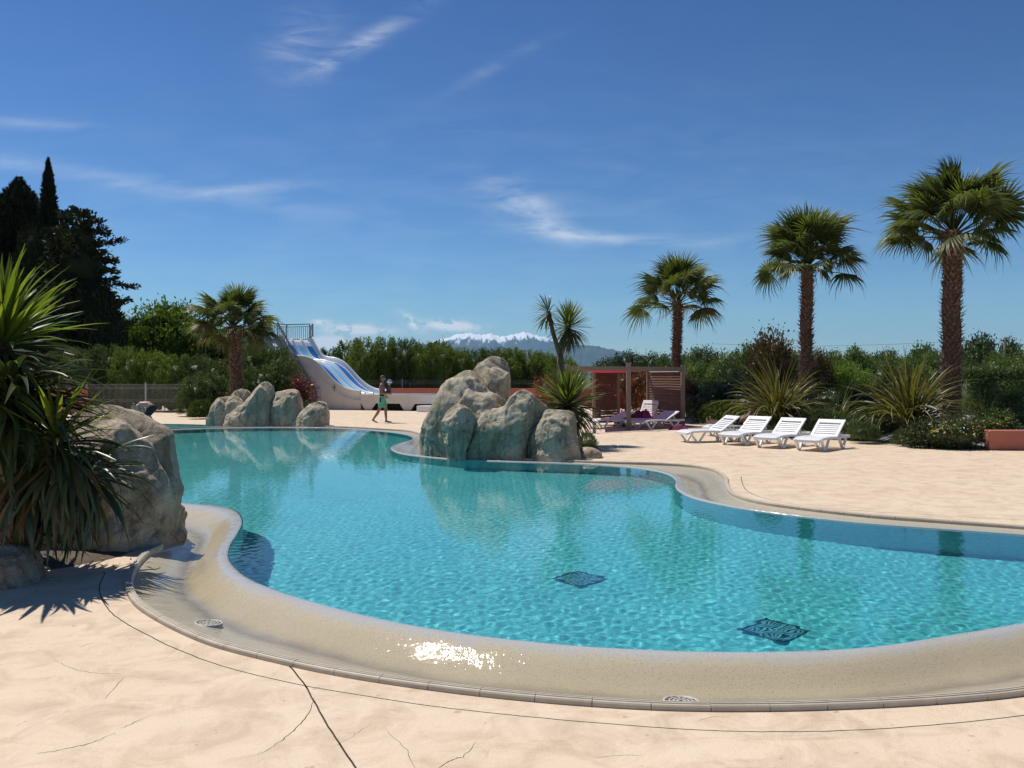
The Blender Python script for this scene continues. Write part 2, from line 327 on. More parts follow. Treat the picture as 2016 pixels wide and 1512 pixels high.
def mountain_material(name, snow):
    m, nt, p = new_mat(name)
    rock = ramp(nt, ntex(nt, 0.002, 8, 0.65), (0.030, 0.042, 0.040), (0.070, 0.075, 0.065)).outputs[0]
    if snow:
        g = nt.nodes.new('ShaderNodeNewGeometry'); s = nt.nodes.new('ShaderNodeSeparateXYZ'); nt.links.new(g.outputs['Position'], s.inputs[0])
        s2 = nt.nodes.new('ShaderNodeSeparateXYZ'); nt.links.new(g.outputs['Normal'], s2.inputs[0])
        nz = ntex(nt, 0.0085, 7, 0.66, stretch=(1.0, 0.10, 0.26), dist=0.5)
        a = nt.nodes.new('ShaderNodeMath'); a.operation = 'MULTIPLY_ADD'; nt.links.new(nz, a.inputs[0]); a.inputs[1].default_value = 760; nt.links.new(s.outputs[2], a.inputs[2])
        b = nt.nodes.new('ShaderNodeMath'); b.operation = 'MULTIPLY_ADD'; nt.links.new(s2.outputs[2], b.inputs[0]); b.inputs[1].default_value = 260; nt.links.new(a.outputs[0], b.inputs[2])
        f = nt.nodes.new('ShaderNodeMapRange'); f.inputs['From Min'].default_value = 1440; f.inputs['From Max'].default_value = 1520; nt.links.new(b.outputs[0], f.inputs[0])
        rock = mixc(nt, f.outputs[0], rock, (0.82, 0.84, 0.88))
    nt.links.new(rock, p.inputs['Base Color']); p.inputs['Roughness'].default_value = 0.9; p.inputs['Specular IOR Level'].default_value = 0.1
    return m
MT['snow_mountain'] = mountain_material('snowy_mountain', True)
MT['foothill'] = mountain_material('wooded_foothill', False)

# ------------------------------------------------------------------ mesh helpers
class MB:
    def __init__(s): s.v = []; s.f = []
    def add(s, vs, fs):
        b = len(s.v); s.v += [tuple(v) for v in vs]; s.f += [tuple(i + b for i in f) for f in fs]; return s
    def box(s, c, size, rot=None, taper=1.0):
        x, y, z = (d / 2 for d in size); vs = []
        for sz in (-1, 1):
            k = 1.0 if sz < 0 else taper
            for sx, sy in ((-1, -1), (1, -1), (1, 1), (-1, 1)):
                vs.append(Vector((sx * x * k, sy * y * k, sz * z)))
        if rot is not None: vs = [rot @ v for v in vs]
        c = Vector(c)
        return s.add([v + c for v in vs], [(0, 3, 2, 1), (4, 5, 6, 7), (0, 1, 5, 4), (1, 2, 6, 5), (2, 3, 7, 6), (3, 0, 4, 7)])
    def bar(s, a, b, w, h=None, up=(0, 0, 1)):
        a, b = Vector(a), Vector(b); d = b - a; L = d.length; d.normalize(); up = Vector(up)
        if abs(d.dot(up)) > 0.98: up = Vector((0, 1, 0)) if abs(d.y) < 0.9 else Vector((1, 0, 0))
        sd = d.cross(up).normalized(); u = sd.cross(d)
        return s.box((a + b) / 2, (L, w, h or w), Matrix((d, sd, u)).transposed())
    def tube(s, pts, radii, n=8, cap=True):
        pts = [Vector(p) for p in pts]; b = len(s.v); vs = []
        for i, p in enumerate(pts):
            d = (pts[min(i + 1, len(pts) - 1)] - pts[max(i - 1, 0)]).normalized()
            up = Vector((0, 0, 1)) if abs(d.z) < 0.9 else Vector((0, 1, 0))
            sd = d.cross(up).normalized(); u = sd.cross(d)
            for k in range(n):
                a = 2 * math.pi * k / n; vs.append(p + (sd * math.cos(a) + u * math.sin(a)) * radii[i])
        fs = [(i * n + k, i * n + (k + 1) % n, (i + 1) * n + (k + 1) % n, (i + 1) * n + k) for i in range(len(pts) - 1) for k in range(n)]
        if cap: fs += [tuple(range(n))[::-1], tuple(range((len(pts) - 1) * n, len(pts) * n))]
        return s.add(vs, fs)
    def mesh(s, name, m, smooth=False):
        me = bpy.data.meshes.new(name); me.from_pydata(s.v, [], s.f)
        if m: me.materials.append(m)
        if smooth: me.polygons.foreach_set('use_smooth', [True] * len(me.polygons))
        me.update(); return me

def link(name, data, parent=None):
    o = bpy.data.objects.new(name, data); COL.objects.link(o)
    if parent: o.parent = parent
    return o
def obj(name, mb, m, parent=None, smooth=False, bevel=0.0):
    o = link(name, mb.mesh(name, m, smooth), parent)
    if bevel:
        b = o.modifiers.new('bevel', 'BEVEL'); b.width = bevel; b.segments = 2; b.limit_method = 'ANGLE'
    return o
def tag(o, label=None, cat=None, group=None, kind=None):
    if label: o['label'] = label
    if cat: o['category'] = cat
    if group: o['group'] = group
    if kind: o['kind'] = kind
    return o
def thing(name, label, cat, loc=(0, 0, 0), rz=0.0, group=None):
    o = link(name, None); o.location = loc; o.rotation_euler = (0, 0, rz); o.empty_display_size = 0.2
    return tag(o, label, cat, group)
def copy_tree(o, parent=None):
    c = o.copy(); COL.objects.link(c)
    if parent is not None: c.parent = parent
    for ch in list(o.children): copy_tree(ch, c)
    return c
def catmull(pts, n, closed=False):
    P = [np.array(p, float) for p in pts]; m = len(P); out = []
    segs = m if closed else m - 1
    for i in range(segs):
        if closed: p0, p1, p2, p3 = P[(i - 1) % m], P[i], P[(i + 1) % m], P[(i + 2) % m]
        else: p0, p1, p2, p3 = P[max(i - 1, 0)], P[i], P[i + 1], P[min(i + 2, m - 1)]
        # centripetal parametrisation keeps tight bends free of loops
        t0 = 0; t1 = t0 + max(np.linalg.norm(p1 - p0), 1e-6) ** .5; t2 = t1 + max(np.linalg.norm(p2 - p1), 1e-6) ** .5; t3 = t2 + max(np.linalg.norm(p3 - p2), 1e-6) ** .5
        for k in range(n):
            t = t1 + (t2 - t1) * k / n
            A1 = (t1 - t) / (t1 - t0) * p0 + (t - t0) / (t1 - t0) * p1; A2 = (t2 - t) / (t2 - t1) * p1 + (t - t1) / (t2 - t1) * p2; A3 = (t3 - t) / (t3 - t2) * p2 + (t - t2) / (t3 - t2) * p3
            B1 = (t2 - t) / (t2 - t0) * A1 + (t - t0) / (t2 - t0) * A2; B2 = (t3 - t) / (t3 - t1) * A2 + (t - t1) / (t3 - t1) * A3
            out.append((t2 - t) / (t2 - t1) * B1 + (t - t1) / (t2 - t1) * B2)
    if not closed: out.append(P[-1])
    return np.array(out)
def inside(poly, X, Y):
    X = np.asarray(X, float); Y = np.asarray(Y, float); r = np.zeros(X.shape, bool); n = len(poly)
    for i in range(n):
        x1, y1 = poly[i]; x2, y2 = poly[(i + 1) % n]
        if y1 == y2: continue
        c = ((y1 > Y) != (y2 > Y)) & (X < (x2 - x1) * (Y - y1) / (y2 - y1) + x1); r ^= c
    return r
def normals2(P, closed=True):
    d = np.roll(P, -1, 0) - np.roll(P, 1, 0) if closed else np.gradient(P, axis=0)
    d /= np.maximum(np.linalg.norm(d, axis=1, keepdims=True), 1e-9)
    return np.stack([d[:, 1], -d[:, 0]], 1)

# ------------------------------------------------------------------ the pool, its gutter and the deck
pairs_px = [
    ((2016, 1225), (2016, 1360)), ((1900, 1245), (1890, 1374)), ((1700, 1275), (1700, 1386)), ((1500, 1283), (1500, 1392)), ((1300, 1280), (1300, 1390)),
    ((1100, 1268), (1090, 1377)), ((900, 1245), (880, 1355)), ((750, 1218), (690, 1327)), ((620, 1185), (540, 1296)), ((550, 1163), (430, 1267)),
    ((495, 1140), (340, 1228)), ((465, 1118), (283, 1192)), ((451, 1095), (263, 1160)), ((455, 1072), (263, 1138)), ((470, 1048), (275, 1112)),
    ((478, 1025), (297, 1090)), ((466, 1006), (320, 1078)), ((430, 996), (318, 1056)), ((360, 990), (290, 1030))]
pairs_w = [((-5.6, 11.7), (-5.9, 10.6)), ((-7.0, 12.8), (-7.6, 11.8)), ((-8.6, 15.2), (-9.6, 14.5)), ((-10.2, 18.5), (-11.2, 18.3)), ((-11.3, 22), (-12.2, 22)), ((-12.0, 25.0), (-12.7, 25.2)), ((-12.2, 26.5), (-12.6, 26.6))]
pairs_px2 = [
    ((330, 846), (328, 844)), ((375, 844.5), (374, 842.6)), ((420, 843), (420, 841.2)), ((530, 841.5), (530, 839.6)), ((650, 842.5), (650, 840.5)), ((740, 848), (742, 845)), ((790, 854), (800, 849)), ((811, 861), (827, 856)),
    ((806, 868), (836, 863)), ((783, 874), (843, 869)), ((768, 881), (846, 876)), ((773, 888), (846, 884)), ((792, 894), (850, 891)), ((830, 899), (870, 895)),
    ((900, 905), (905, 900)), ((1000, 909), (1000, 904.5)), ((1100, 912), (1100, 908)), ((1200, 917), (1205, 912)), ((1268, 924), (1290, 914)), ((1310, 933), (1355, 918)),
    ((1328, 945), (1400, 926)), ((1327, 957), (1424, 940)), ((1336, 968), (1428, 956)), ((1370, 983), (1442, 975)), ((1450, 1000), (1490, 990)), ((1550, 1014), (1570, 1002)),
    ((1700, 1030), (1710, 1018)), ((1850, 1041), (1855, 1029)), ((2016, 1053), (2016, 1041))]
pairs_w2 = [((6.5, 8.5), (6.75, 8.8)), ((7.15, 8.15), (7.6, 8.5)), ((7.25, 7.7), (7.9, 7.5)), ((6.8, 7.25), (7.2, 6.5)), ((5.8, 6.85), (6.0, 5.8)), ((4.6, 6.3), (4.1, 5.05))]
prs = [(G(*a).xy, G(*b).xy) for a, b in pairs_px] + [(Vector(a), Vector(b)) for a, b in pairs_w] + [(G(*a).xy, G(*b).xy) for a, b in pairs_px2] + [(Vector(a), Vector(b)) for a, b in pairs_w2]
both = catmull([(*a, *b) for a, b in prs], 9, True)
INN, OUT = both[:, :2], both[:, 2:]
NP = len(INN)
# orientation: make sure "outward" points away from the water
nrm = normals2(OUT)
if np.mean(np.sum(nrm * (OUT - INN), 1)) < 0: nrm = -nrm
# smooth normals a little so the kerb keeps an even width in the bends
for _ in range(3): nrm = (nrm + np.roll(nrm, 1, 0) + np.roll(nrm, -1, 0)); nrm /= np.linalg.norm(nrm, axis=1, keepdims=True)
KW = 0.062
HOLE = OUT + nrm * KW
DEPTH = 1.30

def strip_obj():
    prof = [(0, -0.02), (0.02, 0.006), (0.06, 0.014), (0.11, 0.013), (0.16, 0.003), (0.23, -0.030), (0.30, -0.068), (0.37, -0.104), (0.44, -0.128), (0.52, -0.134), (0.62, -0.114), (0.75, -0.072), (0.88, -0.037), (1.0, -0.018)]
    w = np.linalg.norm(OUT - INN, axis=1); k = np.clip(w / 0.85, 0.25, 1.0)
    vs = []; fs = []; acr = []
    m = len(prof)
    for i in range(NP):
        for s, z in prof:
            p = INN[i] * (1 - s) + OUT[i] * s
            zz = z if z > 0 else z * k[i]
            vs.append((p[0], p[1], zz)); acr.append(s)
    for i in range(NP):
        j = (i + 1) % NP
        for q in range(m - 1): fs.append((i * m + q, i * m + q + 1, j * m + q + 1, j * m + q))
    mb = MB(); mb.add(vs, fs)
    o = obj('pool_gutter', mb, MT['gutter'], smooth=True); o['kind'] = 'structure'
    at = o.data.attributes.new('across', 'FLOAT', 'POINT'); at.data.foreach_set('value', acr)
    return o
gutter = strip_obj()

def basin():
    mb = MB(); vs = [(p[0], p[1], -0.002) for p in INN] + [(p[0], p[1], -DEPTH) for p in INN]
    mb.add(vs, [(i, (i + 1) % NP, NP + (i + 1) % NP, NP + i) for i in range(NP)])
    r = geometry.delaunay_2d_cdt([Vector(p) for p in INN], [], [list(range(NP))], 1, 1e-6)
    b = len(mb.v); mb.v += [(v.x, v.y, -DEPTH) for v in r[0]]; mb.f += [tuple(b + i for i in f) for f in r[2]]
    o = obj('pool_basin', mb, MT['pool']); o['kind'] = 'structure'
    o.cycles.is_caustics_receiver = True
    return o
pool_basin = basin()

def waves(X, Y, seed, fac):
    rs = np.random.RandomState(seed); Z = np.zeros_like(X)
    for i in range(52):
        lam = 0.056 * (3.0 ** (i / 51.0)); a = rs.uniform(0, 2 * math.pi) if i % 3 else rs.normal(R(-25), 0.5)
        kx, ky = math.cos(a) * 2 * math.pi / lam, math.sin(a) * 2 * math.pi / lam
        amp = fac * (lam ** 1.1) * rs.uniform(0.5, 1.2)
        warp = 0.6 * np.sin(X * rs.uniform(.3, 1.2) + rs.uniform(0, 6)) + 0.6 * np.sin(Y * rs.uniform(.3, 1.2) + rs.uniform(0, 6))
        gate = 0.6 + 0.4 * np.sin(X * rs.uniform(.3, .9) + Y * rs.uniform(-.9, .9) + rs.uniform(0, 6))
        Z += amp * gate * np.sin(kx * X + ky * Y + warp * 2 + rs.uniform(0, 6.28))
    return Z
def water_sheet(name, poly, level, x0, x1, y0, y1, fac, seed, grow=0.03):
    ys = [y0]
    while ys[-1] < y1: ys.append(ys[-1] + 0.017 * max(1.0, (ys[-1] / 6.0) ** 1.25))
    ys = np.array(ys); xs = np.arange(x0, x1, 0.024)
    Xg, Yg = np.meshgrid(xs, ys)
    # keep cells inside the outline grown by a little, so their ragged rim lies hidden under the lip
    nn = normals2(poly)
    if np.mean(np.sum(nn * (poly - poly.mean(0)), 1)) < 0: nn = -nn
    gp = poly + nn * grow
    cx = (Xg[:-1, :-1] + Xg[1:, 1:]) / 2; cy = (Yg[:-1, :-1] + Yg[1:, 1:]) / 2
    keep = inside(gp, cx, cy)
    # calmer water near its far end
    Z = level + waves(Xg, Yg, seed, fac)
    nx = len(xs); idx = np.arange(len(ys) * nx).reshape(len(ys), nx)
    Fq = np.stack([idx[:-1, :-1][keep], idx[:-1, 1:][keep], idx[1:, 1:][keep], idx[1:, :-1][keep]], 1)
    used = np.unique(Fq); remap = np.zeros(len(ys) * nx, int); remap[used] = np.arange(len(used))
    V = np.stack([Xg.ravel(), Yg.ravel(), Z.ravel()], 1)[used]; Fq = remap[Fq]
    o = link(name, mesh_np(name, V, Fq, MT['water'], True)); o['kind'] = 'structure'
    o.cycles.is_caustics_caster = True
    return o
def mesh_np(name, V, Fq, m, smooth=False):
    me = bpy.data.meshes.new(name); k = Fq.shape[1]
    me.vertices.add(len(V)); me.vertices.foreach_set('co', np.ascontiguousarray(V, np.float32).ravel())
    me.loops.add(Fq.size); me.loops.foreach_set('vertex_index', np.ascontiguousarray(Fq, np.int32).ravel())
    me.polygons.add(len(Fq)); me.polygons.foreach_set('loop_start', np.arange(0, Fq.size, k, dtype=np.int32))
    if smooth: me.polygons.foreach_set('use_smooth', np.ones(len(Fq), bool))
    me.materials.append(m); me.update(calc_edges=True); return me
WAVE = 0.00132
water = water_sheet('water', INN, -0.004, INN[:, 0].min() - .1, INN[:, 0].max() + .1, INN[:, 1].min() - .1, INN[:, 1].max() + .1, WAVE, 3)

# paddling pool behind the far left end of the main pool
pad = catmull([G(300, 845.2).xy, G(352, 843.6).xy, G(420, 841.2).xy, G(436, 839.2).xy, G(425, 837.2).xy, G(390, 835.6).xy, G(340, 834.6).xy, (-13.8, 30.6), (-14.6, 29.0), (-13.9, 27.6)], 6, True)
def paddling():
    mb = MB(); n = len(pad); vs = [(p[0], p[1], 0.0) for p in pad] + [(p[0], p[1], -0.35) for p in pad]
    mb.add(vs, [(i, (i + 1) % n, n + (i + 1) % n, n + i) for i in range(n)])
    r = geometry.delaunay_2d_cdt([Vector(p) for p in pad], [], [list(range(n))], 1, 1e-6)
    b = len(mb.v); mb.v += [(v.x, v.y, -0.35) for v in r[0]]; mb.f += [tuple(b + i for i in f) for f in r[2]]
    o = obj('paddling_pool_basin', mb, MT['pool']); o['kind'] = 'structure'; o.cycles.is_caustics_receiver = True
    water_sheet('paddling_pool_water', pad, -0.012, pad[:, 0].min(), pad[:, 0].max(), pad[:, 1].min(), pad[:, 1].max(), WAVE * 1.4, 8, 0.0)
paddling()

# the deck: one sheet with the pool cut out and its joints and cracks sunk into it
def ribbon(px, w, taper=False, n=8, jitter=0.0, seed=0):
    rs = np.random.RandomState(seed)
    P = catmull([G(*p).xy for p in px], n); nn = normals2(P, False)
    m = len(P); t = np.linspace(0, 1, m)
    ww = np.full(m, w) if not taper else w * (0.25 + 0.75 * np.sin(np.pi * np.clip(t, .02, .98))) * rs.uniform(.6, 1.2, m)
    if jitter: P = P + nn * rs.normal(0, jitter, (m, 1))
    return P + nn * ww[:, None] / 2, P - nn * ww[:, None] / 2
joints = [
    ribbon([(208, 1128), (196, 1152), (202, 1182), (226, 1212), (290, 1250), (360, 1283), (450, 1315), (600, 1350), (700, 1367), (850, 1390), (1000, 1407), (1200, 1425), (1400, 1438), (1600, 1440), (1800, 1430), (2016, 1408), (2300, 1360)], 0.008, jitter=0.0012),
    ribbon([(560, 1300), (600, 1349), (640, 1420), (700, 1512), (790, 1640)], 0.010, jitter=0.0015, seed=2),
    ribbon([(1459, 938), (1463, 955), (1475, 969), (1520, 985), (1620, 1000), (1800, 1012), (2016, 1024)], 0.012, seed=3)]
cracks = [
    ribbon([(72, 1484), (120, 1476), (180, 1462), (228, 1442)], 0.007, True, 7, 0.003, 4), ribbon([(240, 1434), (265, 1422), (292, 1411)], 0.005, True, 6, 0.003, 5),
    ribbon([(104, 1298), (125, 1308), (155, 1320), (205, 1326), (238, 1326)], 0.0035, True, 6, 0.003, 6), ribbon([(244, 1333), (225, 1355), (206, 1376)], 0.004, True, 6, 0.003, 7),
    ribbon([(617, 1372), (612, 1396), (582, 1434), (540, 1468), (508, 1486)], 0.006, True, 8, 0.003, 8), ribbon([(936, 1460), (916, 1486), (884, 1499), (850, 1522)], 0.006, True, 8, 0.003, 9),
    ribbon([(155, 1275), (175, 1268), (195, 1266)], 0.004, True, 6, 0.003, 10), ribbon([(1170, 1492), (1225, 1487), (1268, 1487)], 0.003, True, 6, 0.003, 11),
    ribbon([(615, 1358), (630, 1352)], 0.006, True, 5, 0.001, 12), ribbon([(1375, 1419), (1402, 1412), (1440, 1412)], 0.003, True, 6, 0.002, 13), ribbon([(822, 1530), (800, 1478), (760, 1437)], 0.003, True, 6, 0.004, 14), ribbon([(730, 1425), (700, 1445), (655, 1470)], 0.0028, True, 6, 0.004, 15)]
DECK = [(-34, -7), (30, -7), (30, 46), (12, 46), (2, 52), (-16, 52), (-34, 42)]
def build_deck():
    V = []; E = []
    def loop(P, closed=True):
        b = len(V); V.extend(Vector((p[0], p[1])) for p in P); n = len(P)
        E.extend((b + i, b + (i + 1) % n) for i in range(n if closed else n - 1))
    loop(DECK); loop(HOLE); loop(pad)
    rb = [np.concatenate([a, b[::-1]]) for a, b in joints + cracks]
    for p in rb: loop(p)
    r = geometry.delaunay_2d_cdt(V, E, [], 0, 1e-7)
    T = np.array([f for f in r[2]]); P = np.array([(v.x, v.y) for v in r[0]]); c = P[T].mean(1)
    ok = inside(DECK, c[:, 0], c[:, 1]) & ~inside(HOLE, c[:, 0], c[:, 1]) & ~inside(pad, c[:, 0], c[:, 1])
    for p in rb:
        lo, hi = p.min(0), p.max(0)
        near = ok & (c[:, 0] > lo[0]) & (c[:, 0] < hi[0]) & (c[:, 1] > lo[1]) & (c[:, 1] < hi[1])
        ids = np.nonzero(near)[0]
        ok[ids[inside(p, c[ids, 0], c[ids, 1])]] = False
    a = P[T]; cr = (a[:, 1, 0] - a[:, 0, 0]) * (a[:, 2, 1] - a[:, 0, 1]) - (a[:, 1, 1] - a[:, 0, 1]) * (a[:, 2, 0] - a[:, 0, 0])
    T[cr < 0] = T[cr < 0][:, ::-1]
    me = mesh_np('pool_deck', np.concatenate([P, np.zeros((len(P), 1))], 1), T[ok], MT['deck'])
    o = link('pool_deck', me); o['kind'] = 'structure'
    for nm, lst in (('expansion_joint', joints), ('crack', cracks)):
        for A, B in lst:
            mb = MB(); n = len(A); z0, z1 = (-0.0005, -0.012 if nm == 'expansion_joint' else -0.006)
            mb.add([(p[0], p[1], z) for q, z in ((A, z0), (A, z1), (B, z1), (B, z0)) for p in q], [(k * n + i, k * n + i + 1, (k + 1) * n + i + 1, (k + 1) * n + i) for k in range(3) for i in range(n - 1)])
            obj(nm, mb, MT['grout'] if nm == 'expansion_joint' else MT['crack'], o)
    # the rim of the hole, so the deck shows its edge beside the kerb
    mb = MB(); n = len(HOLE); mb.add([(p[0], p[1], z) for z in (0, -0.06) for p in HOLE], [(i, (i + 1) % n, n + (i + 1) % n, n + i) for i in range(n)])
    obj('deck_edge', mb, MT['deck'], o)
    return o
deck = build_deck()

# kerb tiles round the gutter, each one a piece of its own
def kerb_tiles():
    seg = np.linalg.norm(np.roll(OUT, -1, 0) - OUT, axis=1); cum = np.concatenate([[0], np.cumsum(seg)]); L = cum[-1]
    ext = np.concatenate([OUT, OUT[:1]]); nx = np.concatenate([nrm, nrm[:1]])
    def at(s):
        s %= L; return np.array([np.interp(s, cum, ext[:, k]) for k in (0, 1)]), np.array([np.interp(s, cum, nx[:, k]) for k in (0, 1)])
    n = int(L / 0.30); step = L / n; rs = random.Random(5)
    sec = [(-0.001, -0.03), (-0.001, 0.020), (0.008, 0.034), (0.019, 0.0355), (0.021, 0.031), (0.027, 0.031), (0.029, 0.0355), (0.038, 0.035), (0.040, 0.030), (0.046, 0.0295), (0.048, 0.0325), (0.055, 0.030), (0.0605, 0.022), (0.0605, -0.03)]
    for i in range(n):
        s0 = i * step + 0.002; s1 = (i + 1) * step - 0.002
        mid, _ = at((s0 + s1) / 2)
        if mid[0] < -4.7 and mid[1] > 9.4 and mid[1] < 27: continue      # hidden behind the near boulder
        if mid[0] > 7.6: continue
        m = len(sec); vs = []; dz = rs.uniform(-.0012, .0012); K = 5
        for k in range(K):
            p, nn = at(s0 + (s1 - s0) * k / (K - 1)); nn = nn / np.linalg.norm(nn)
            for off, z in sec: q = p + nn * off; vs.append((q[0], q[1], z + dz))
        fs = [(k * m + j, (k + 1) * m + j, (k + 1) * m + j + 1, k * m + j + 1) for k in range(K - 1) for j in range(m - 1)]
        fs += [tuple(range(m)), tuple(range((K - 1) * m, K * m))[::-1]]
        mb = MB(); mb.add(vs, fs); obj('kerb_tile', mb, MT['kerb'], gutter)
    mb = MB(); N2 = len(OUT)
    A = OUT; B = OUT + nrm * 0.06
    mb.add([(p[0], p[1], 0.012) for q in (A, B) for p in q], [(i, (i + 1) % N2, N2 + (i + 1) % N2, N2 + i) for i in range(N2)])
    obj('kerb_bedding', mb, MT['grout'], gutter)
kerb_tiles()

from mathutils.bvhtree import BVHTree
GUTTER_TREE = BVHTree.FromPolygons([v.co.copy() for v in gutter.data.vertices], [tuple(p.vertices) for p in gutter.data.polygons])
def gutter_drain(px, py, label):
    c = G(px, py); t = thing('gutter_drain', label, 'drain', (c.x, c.y, 0))
    hit = GUTTER_TREE.ray_cast(Vector((c.x, c.y, 1)), Vector((0, 0, -1)))
    nn_ = hit[1] if hit[1].z > 0 else -hit[1]
    t.location.z = hit[0].z + .013; t.rotation_mode = 'QUATERNION'; t.rotation_quaternion = Vector((0, 0, 1)).rotation_difference(Vector((nn_.x * .35, nn_.y * .35, nn_.z)).normalized())
    mb = MB(); n = 28
    ring = [(r, z) for r, z in ((0.100, -0.045), (0.098, 0.007), (0.088, 0.008), (0.086, -0.004))]
    mb.add([(r * math.cos(6.2832 * k / n), r * math.sin(6.2832 * k / n), z) for r, z in ring for k in range(n)], [(q * n + k, q * n + (k + 1) % n, (q + 1) * n + (k + 1) % n, (q + 1) * n + k) for q in range(3) for k in range(n)])
    obj('rim', mb, MT['grate'], t, True)
    mb = MB(); mb.add([(0.087 * math.cos(6.2832 * k / n), 0.087 * math.sin(6.2832 * k / n), 0.0005) for k in range(n)], [tuple(range(n))]); obj('sump', mb, MT['dark_hole'], t)
    mb = MB()
    for r in (0.02, 0.042, 0.064):
        for k in range(24):
            a = 6.2832 * k / 24; b = 6.2832 * (k + 1) / 24; mb.bar((r * math.cos(a), r * math.sin(a), 0.003), (r * math.cos(b), r * math.sin(b), 0.003), 0.007, 0.005)
    for k in range(12):
        a = 6.2832 * k / 12; mb.bar((0.012 * math.cos(a), 0.012 * math.sin(a), 0.0025), (0.087 * math.cos(a), 0.087 * math.sin(a), 0.0025), 0.006, 0.005)
    obj('grille', mb, MT['grate'], t)
gutter_drain(411, 1207, 'round white drain grille in the gutter near the boulder')
gutter_drain(1341, 1360, 'round white drain grille in the front gutter of the pool')
def pool_drain(px, py, label, rz):
    c = under_water(px, py, DEPTH - 0.02); t = thing('pool_drain', label, 'drain', (c.x, c.y, -DEPTH), rz)
    mb = MB()
    for s in (-1, 1): mb.box((0, s * .20, .012), (.43, .03, .024)).box((s * .20, 0, .012), (.03, .37, .024))
    obj('frame', mb, MT['drain_blue'], t)
    mb = MB()
    for k in range(12): mb.box((0, -.17 + k * .34 / 11, .01), (.37, .020, .014))
    obj('grille', mb, MT['drain_blue'], t).cycles.is_caustics_receiver = True
    mb = MB().box((0, 0, .001), (.37, .37, .002)); obj('sump', mb, MT['drain_sump'], t).cycles.is_caustics_receiver = True
pool_drain(1140, 1138, 'dark square drain on the pool floor nearer the middle', R(42))
pool_drain(1525, 1240, 'dark square drain on the pool floor near the front gutter', R(40))

# ------------------------------------------------------------------ ground, beds, mountains
def ground():
    big = 26000.0
    ringo = [(-big, -400), (big, -400), (big, 12000), (-big, 12000)]
    V = [Vector(p) for p in ringo] + [Vector(p) for p in DECK]; nd = len(DECK)
    E = [(i, (i + 1) % 4) for i in range(4)] + [(4 + i, 4 + (i + 1) % nd) for i in range(nd)]
    r = geometry.delaunay_2d_cdt(V, E, [], 1, 1e-4)
    mb = MB(); P = [(v.x, v.y, -0.02) for v in r[0]]
    fs = []
    for f in r[2]:
        c = sum((Vector(P[i]) for i in f), Vector()) / len(f)
        if not inside(DECK, np.array([c.x]), np.array([c.y]))[0]: fs.append(tuple(f))
    mb.add(P, fs); obj('ground', mb, MT['meadow'])['kind'] = 'structure'
ground()

def bed(name, front, back_off, height, m, seed, nv=12, lump=0.06):
    Fp = catmull(front, 8); n = len(Fp); mb = MB(); vs = []
    rs = random.Random(seed)
    for i, p in enumerate(Fp):
        for k in range(nv + 1):
            t = k / nv; q = Vector((p[0] + back_off[0] * t, p[1] + back_off[1] * t, 0))
            end = min(1, i / 3, (n - 1 - i) / 3)
            z = height * (1 - (1 - min(1, t * 2.2)) ** 2) * max(0.1, end)
            z += lump * noise.noise(q * 1.3) * min(1, t * 6) * max(0.0, end)
            vs.append((q.x + .08 * noise.noise(q * 2.1), q.y + .10 * noise.noise(q * 2.3 + Vector((9, 0, 0))), 0.006 + max(0, z) if k else -0.01))
    fs = [(i * (nv + 1) + k, (i + 1) * (nv + 1) + k, (i + 1) * (nv + 1) + k + 1, i * (nv + 1) + k + 1) for i in range(n - 1) for k in range(nv)]
    mb.add(vs, fs); o = obj(name, mb, m, smooth=True); o['kind'] = 'structure'; return o
bed('planting_bed', [(20, 17.6), (14.5, 18.6), G(1950, 886).xy, G(1850, 882).xy, G(1760, 875).xy, G(1700, 868).xy, G(1650, 861).xy, G(1560, 852).xy, G(1470, 842).xy, G(1380, 837).xy, (6.3, 31.2), (5.6, 33)], (3.2, 12.0), 0.5, MT['mulch_sheet'], 1)
bed('back_planting_bed', [(-10.6, 31.6), (-9.2, 31.8), (-8.4, 32.2), (-8.0, 33.2)], (-1.8, 6), 0.12, MT['soil'], 2)
bed('side_planting_bed', [(-9, 7.9), (-6.2, 7.3), (-4.9, 7.15), (-4.1, 7.35), (-3.75, 7.75), (-3.7, 8.3)], (-1.8, 2.4), 0.04, MT['soil'], 3)

